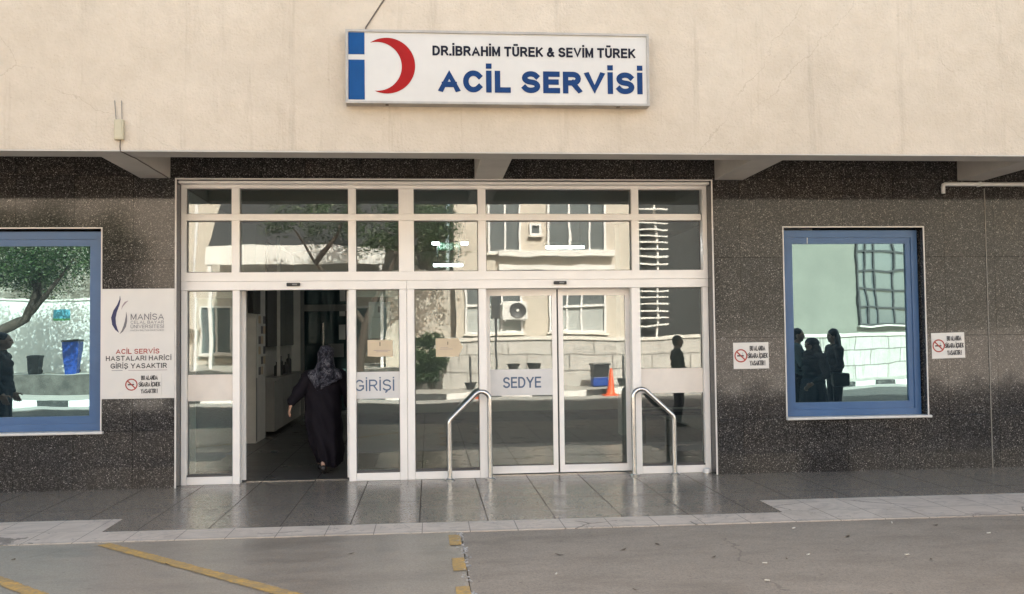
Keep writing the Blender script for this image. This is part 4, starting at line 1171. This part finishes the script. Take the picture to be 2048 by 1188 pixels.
# retaining wall right of the ivy
wl = [(.35, -15.35), (5.2, -15.55), (14.5, -18.0), (40, -25)]
rw = thing('retaining_wall', (.35, -15.35, .14), 'weathered stone block retaining wall with a pale coping', 'wall')
MB().slab(wl + off(wl, .40)[::-1], .14, 1.42).build('stone_face', M['stone'], rw)
wc = [(x, y + .05) for x, y in wl]
MB().slab(wc + off(wc, .55)[::-1], 1.422, 1.52).build('coping', M['far_cap'], rw)
# low dark wall and terrace on the left
tw = thing('terrace_wall', (-8, -15.0, .14), 'low dark stone wall edging the planted terrace', 'wall')
MB().box(-30, .33, -15.3, -15.0, .14, .70).build('stone_face', M['darkstone'], tw)
struct(MB().box(-30, .33, -26, -15.302, .14, .68).build('terrace', M['pave']))

def far_window(b, x0, x1, z0, z1, y, lights, tz=None, T=None, blind=False, fm='far_frame', bars=()):
    f = MB(T); frame_ring(f, x0, x1, z0, z1, .06, y, y + .10)
    n = len(lights)
    for lx in lights: f.box(lx - .03, lx + .03, y, y + .07, z0 + .06, z1 - .06)
    for bz in bars: f.box(x0 + .061, x1 - .061, y + .005, y + .06, bz - .03, bz + .03)
    w = f.build('window', M[fm], b)
    if tz: MB(T).box(x0 + .06, x1 - .06, y + .02, y + .105, tz - .035, tz + .035).build('transom', M['far_frame'], w)
    MB(T).box(x0 + .03, x1 - .03, y + .004, y + .012, z0 + .03, z1 - .03).build('pane', M['oppglass'], w)
    if blind: MB(T).box(x0 + .07, x1 - .07, y + .014, y + .018, z0 + .065, tz - .04 if tz else z1 - .3).build('blind', M['far_blind'], w)
    MB(T).box(x0 - .05, x1 + .05, y - .02, y + .16, z0 - .05, z0 - .002).build('sill', M['far_cap'], w)
ca = thing('clinic_building', (3.3, -18, 0), 'cream two storey clinic behind the stone retaining wall', 'building')
MB().box(.75, 5.92, -22, -16.05, .14, 7.6).build('wall', M['far_beige'], ca)
far_window(ca, 3.50, 5.20, 1.62, 3.15, -16.045, (4.05, 4.52), 2.40, None, True)
far_window(ca, 1.02, 2.75, 1.62, 3.15, -16.045, (1.55, 2.12), 2.48, None, True)
far_window(ca, 1.70, 2.72, 3.95, 5.9, -16.045, (2.2,), None)
far_window(ca, 3.45, 5.2, 3.95, 5.9, -16.045, (4.1, 4.7), None)
far_window(ca, 2.98, 3.28, 4.48, 4.82, -16.045, (), None)
MB().box(2.0, 5.4, -16.04, -15.75, 3.86, 4.02).build('balcony_rail', M['far_white'], ca)
MB().box(2.0, 5.4, -16.04, -15.75, 3.48, 3.62).build('balcony_rail', M['far_white'], ca)
MB().box(.65, 6.02, -22.1, -15.9, 7.602, 7.8).build('roof', M['far_cap'], ca)
ac = thing('air_conditioner', (2.5, -15.8, 1.98), 'white outdoor air conditioner with round black fan grille', 'air conditioner')
MB().box(2.12, 2.86, -15.98, -15.70, 1.98, 2.56, .02).build('case', M['acwhite'], ac)
m = MB(); m.lathe([(.25, 0), (.25, .012), (.235, .02), (.225, .012)], (2.58, -15.70, 2.27), 28, 'Y'); smooth_by_angle(m.build('grille', M['darkgrey'], ac))
m = MB(); m.lathe([(.055, 0), (.05, .03)], (2.58, -15.695, 2.27), 18, 'Y'); m.build('hub', M['acwhite'], ac)
for xx in (2.2, 2.74): MB().box(xx, xx + .04, -16.04, -15.72, 1.935, 1.978).build('bracket', M['acwhite'], ac)
lv = thing('louvre_screen', (6.55, -16.4, 1.7), 'tall screen of white horizontal slats beside the clinic', 'screen')
for i in range(19): MB().box(6.0, 7.12, -16.38, -16.30, 1.80 + i * .205, 1.85 + i * .205, .006).build('slat', M['far_white'], lv)
for xx in (6.05, 6.75): MB().box(xx, xx + .06, -16.46, -16.382, 1.52, 5.75).build('post', M['far_white'], lv)
MB().box(5.95, 8.5, -19.5, -17.2, 1.5, 7.5).build('stair_core', M['far_dark'], lv)
ang = math.atan2(-2.45, 9.3)
T = Matrix.Translation((8.6, -17.05, 0)) @ Matrix.Rotation(ang, 4, 'Z')
cb2 = thing('annex_building', (11, -19, 0), 'grey rendered annex above the retaining wall', 'building')
MB(T).box(.05, 24, -7, -.02, .14, 8.0).build('wall', M['far_grey'], cb2)
far_window(cb2, 5.4, 7.7, 1.75, 4.9, -.015, (5.78, 6.15, 6.9), None, T, False, 'darkgrey', (2.35, 2.95, 3.55, 4.15))
MB(T).box(0, 24.1, -7.1, .06, 8.002, 8.2).build('roof', M['far_cap'], cb2)
cc = thing('white_garden_wall', (-11, -17.6, .68), 'tall white garden wall behind the bins', 'wall')
MB().box(-14.5, -8.6, -17.7, -17.5, .68, 2.75).build('wall_face', M['far_white'], cc)
MB().box(-14.5, -8.55, -17.74, -17.46, 2.752, 2.81).build('coping', M['far_cap'], cc)
cd = thing('ward_block', (-5, -24, 0), 'pale ward block with dark windows behind the trees', 'building')
MB().box(-26, .6, -27, -21.0, .14, 8.6).build('wall', M['far_beige'], cd)
for i in range(9):
    x = -13.6 + i * 1.5
    far_window(cd, x, x + 1.1, 1.0, 2.65, -20.995, (x + .55,), None)
MB().box(-26.2, .8, -27.2, -20.8, 8.602, 8.8).build('roof', M['far_cap'], cd)
cp = thing('carport', (-3.8, -17, .68), 'open carport with a deep pale fascia beam', 'carport')
MB().box(-6.35, -1.25, -16.65, -16.5, 3.72, 4.24).build('fascia', M['far_white'], cp)
MB(Matrix.Translation((0, -16.654, 4.245)) @ Matrix.Rotation(R(-42), 4, 'X')).box(-6.35, -.35, -4.6, 0, -.08, 0).build('roof', M['far_dark'], cp)
MB().box(-1.248, .72, -16.7, -16.6, .68, 3.5).build('end_wall', M['far_beige'], cp)
for xx in (-6.3, -1.42): MB().box(xx, xx + .1, -16.64, -16.54, .68, 3.718).build('post', M['far_frame'], cp)
pl = thing('lamp_post', (-6.55, -16.0, .68), 'slim grey lamp post by the carport', 'lamp post')
smooth_by_angle(MB().tube([(-6.55, -16, .68), (-6.55, -16, 6.2)], .045, 12).build('pole', M['far_frame'], pl))
MB().box(-6.75, -6.35, -16.1, -15.7, 6.2, 6.3, .02).build('lamp_head', M['far_frame'], pl)
# sign on the white wall, bins, cones, planters, poles
nb = thing('notice_board', (-10.5, -17.49, 2.2), 'blue and green notice on the white garden wall', 'notice')
MB().box(-10.85, -10.38, -17.497, -17.49, 2.14, 2.46).build('panel', M['noticeblue'], nb); MB().box(-10.85, -10.38, -17.489, -17.486, 2.14, 2.20).build('footer', M['noticegreen'], nb)
def wheel_bin(x, y, z, w, h, mat, label):
    t = thing('litter_bin', (x, y, z), label, 'bin')
    m = MB()
    a = [m.bm.verts.new((x + sx * w * .38, y + sy * w * .38, z)) for sx, sy in ((-1, -1), (1, -1), (1, 1), (-1, 1))]
    b = [m.bm.verts.new((x + sx * w * .5, y + sy * w * .5, z + h)) for sx, sy in ((-1, -1), (1, -1), (1, 1), (-1, 1))]
    for k in range(4): m.bm.faces.new((a[k], a[(k + 1) % 4], b[(k + 1) % 4], b[k]))
    m.bm.faces.new(a); m.bm.faces.new(b)
    m.build('bin_body', mat, t)
    MB().box(x - w * .56, x + w * .56, y - w * .56, y + w * .56, z + h + .002, z + h + .06, .02).build('lid', M['binblack'], t)
    for q in (-1, 1):
        mm = MB(); mm.lathe([(.07, -.02), (.07, .02)], (x + q * w * .3, y - w * .40, z + .075), 16, 'Y'); mm.build('wheel', M['black'], t)
wheel_bin(-9.98, -16.6, .68, .38, .84, M['binblue'], 'tall blue bin with a dark lid before the white wall')
wheel_bin(-10.95, -16.4, .68, .36, .45, M['binblack'], 'small black bin before the white wall')
wheel_bin(4.75, -14.75, .145, .46, .56, M['binblack'], 'black bin with a blue lower half against the stone wall')
b_ = bpy.data.objects[[o.name for o in bpy.data.objects if o.name.startswith('litter_bin')][-1]]
MB().box(4.55, 4.95, -14.95, -14.548, .16, .40, .03).build('lower_panel', M['binblue'], b_)
def cone(x, y, z, label):
    t = thing('traffic_cone', (x, y, z), label, 'traffic cone', 'orange traffic cones')
    smooth_by_angle(MB().lathe([(.135, .032), (.115, .06), (.026, .68), (.02, .69)], (x, y, z), 24).build('cone_body', M['cone'], t))
    MB().box(x - .19, x + .19, y - .19, y + .19, z, z + .03, .01).build('base', M['cone'], t)
cone(4.72, -13.0, -.012, 'orange traffic cone in front of the blue bin')
cone(1.35, -12.75, -.012, 'orange traffic cone near the left planter pole')
def planter(x, y, z, label, pole=None):
    t = thing('planter', (x, y, z), label, 'planter')
    smooth_by_angle(MB().lathe([(.11, 0), (.19, .18), (.20, .20), (.17, .20)], (x, y, z), 20).build('pot', M['binblack'], t))
    if pole: smooth_by_angle(MB().tube([(x, y, z + .19), (x, y, z + pole)], .035, 10).build('pole', M['darkgrey'], t))
planter(2.34, -14.6, .58, 'small black planter on the plinth, left of two'); planter(2.88, -14.6, .58, 'small black planter on the plinth, right of two')
tag(MB().box(2.0, 3.2, -14.9, -14.35, .145, .578, .01).build('plinth', M['stone']), 'low stone plinth carrying two planters', 'plinth')
planter(5.35, -14.4, .145, 'black planter pot with a short pole beside the blue bin', .85)
planter(1.10, -14.4, .145, 'black planter pot with a short pole beside the ivy', .85)
lp = thing('spotlight_post', (1.85, -14.5, .145), 'dark post carrying a spotlight beside the air conditioner', 'lamp post')
smooth_by_angle(MB().tube([(1.85, -14.5, .145), (1.85, -14.5, 2.0)], .03, 10).build('pole', M['darkgrey'], lp))
MB().box(1.72, 1.95, -14.6, -14.4, 2.0, 2.7, .02).build('lamp_head', M['darkgrey'], lp)

# trees
def leaves(m, c, r, n, size=.085):
    for _ in range(n):
        while True:
            p = Vector((random.uniform(-1, 1), random.uniform(-1, 1), random.uniform(-1, 1)))
            if p.length < 1 and p.length > .25 * random.random(): break
        p = Vector((p.x * r, p.y * r, p.z * r * .75)) + Vector(c)
        a = Vector((random.uniform(-1, 1), random.uniform(-1, 1), random.uniform(-.6, .6))).normalized(); b = a.cross(Vector((random.uniform(-1, 1), random.uniform(-1, 1), random.uniform(-1, 1)))).normalized()
        L = size * random.uniform(.7, 1.3); w = L * .42
        m.quad([p - a * L * .5, p + b * w * .5, p + a * L * .5, p - b * w * .5])
def tree(base, trunk, limbs, clumps, label, group, dens=1.0):
    t = thing('street_tree', base, label, 'tree', group)
    m = MB()
    m.tube(trunk, 0, 10, True, [.17 - .07 * i / (len(trunk) - 1) for i in range(len(trunk))])
    for lb in limbs: m.tube(lb, 0, 8, True, [.085 - .065 * i / (len(lb) - 1) for i in range(len(lb))])
    smooth_by_angle(m.build('trunk', M['bark'], t))
    m = MB()
    for c in clumps: leaves(m, c[:3], c[3], int(c[3] ** 2 * 900 * dens))
    m.build('crown', M['leaf'], t)
GT = 'trees across the street'
def clump_set(c, R_, n, rmin, rmax):
    out = []
    for _ in range(n):
        while True:
            p = Vector((random.uniform(-1, 1), random.uniform(-1, 1), random.uniform(-1, 1)))
            if .3 < p.length < 1: break
        out.append((c[0] + p.x * R_[0], c[1] + p.y * R_[1], c[2] + p.z * R_[2], random.uniform(rmin, rmax)))
    return out
random.seed(11)
tree((-12.0, -14.6, .145), [(-12.0, -14.6, .14), (-11.7, -14.6, 1.0), (-11.3, -14.6, 1.75), (-10.5, -14.55, 2.15), (-10.15, -14.5, 2.9)],
     [[(-11.5, -14.6, 1.5), (-11.9, -14.7, 2.4), (-12.3, -14.8, 3.3)], [(-10.4, -14.55, 2.3), (-9.6, -14.3, 3.1), (-9.1, -14.2, 3.7)], [(-10.15, -14.5, 2.9), (-10.6, -14.9, 3.7), (-10.8, -15, 4.5)], [(-10.15, -14.5, 2.9), (-9.9, -14.2, 3.8)]],
     clump_set((-10.6, -14.5, 3.85), (2.1, 1.3, .95), 60, .40, .66), 'leaning street tree with a broad dark crown before the white garden wall', GT)
tree((-1.95, -14.5, .145), [(-1.95, -14.5, .14), (-1.9, -14.5, 1.0), (-1.72, -14.5, 1.9), (-1.55, -14.5, 2.4)],
     [[(-1.72, -14.5, 1.9), (-2.3, -14.5, 2.8), (-3.1, -14.4, 3.7), (-3.6, -14.4, 4.5)], [(-1.55, -14.5, 2.4), (-1.1, -14.5, 3.1), (-.85, -14.4, 3.9), (-.6, -14.4, 4.9)], [(-3.0, -14.4, 3.6), (-2.4, -14.2, 4.3), (-2.1, -14.2, 5.0)], [(-.9, -14.4, 3.8), (-.1, -14.2, 4.5)]],
     clump_set((-1.9, -14.5, 5.0), (2.6, 1.5, 1.0), 54, .34, .58) + clump_set((.35, -14.5, 4.4), (.8, .8, .9), 20, .3, .5), 'forked street tree with an open crown in front of the carport', GT, 1.0)
for bx, nm in ((-14.2, 'dark round tree behind the white garden wall, farthest from the carport'), (-11.9, 'dark round tree behind the white garden wall, in the middle'), (-9.9, 'dark round tree behind the white garden wall, nearest the carport')):
    tree((bx, -19.2, .68), [(bx, -19.2, .68), (bx + .1, -19.2, 2.0), (bx, -19.2, 3.2)], [[(bx, -19.2, 3.0), (bx - .6, -19.2, 4.4)], [(bx, -19.2, 3.2), (bx + .7, -19, 4.6)]],
         clump_set((bx, -19.2, 4.3), (1.2, .9, 1.5), 26, .5, .75), nm, GT, .9)
tree((-.15, -18.6, .68), [(-.15, -18.6, .68), (-.05, -18.6, 2.2), (-.15, -18.6, 3.9)], [[(-.15, -18.6, 3.5), (-.6, -18.6, 5.0)], [(-.15, -18.6, 3.7), (.3, -18.5, 5.2)]],
     clump_set((-.2, -18.6, 5.2), (.75, .9, 1.5), 20, .5, .8), 'dark dense tree squeezed between the carport and the clinic', GT, 1.0)
iv = thing('ivy_bush', (.1, -15.0, .145), 'dark ragged bush growing at the end of the stone wall', 'bush')
m = MB()
for c in clump_set((.02, -14.9, 1.0), (.5, .3, .8), 26, .14, .28): leaves(m, c[:3], c[3], 210, .09)
m.build('foliage', M['leaf'], iv)
smooth_by_angle(MB().tube([(.05, -15, .14), (.1, -14.95, .7), (.0, -14.9, 1.3)], 0, 8, True, [.04, .03, .015]).build('stem', M['bark'], iv))
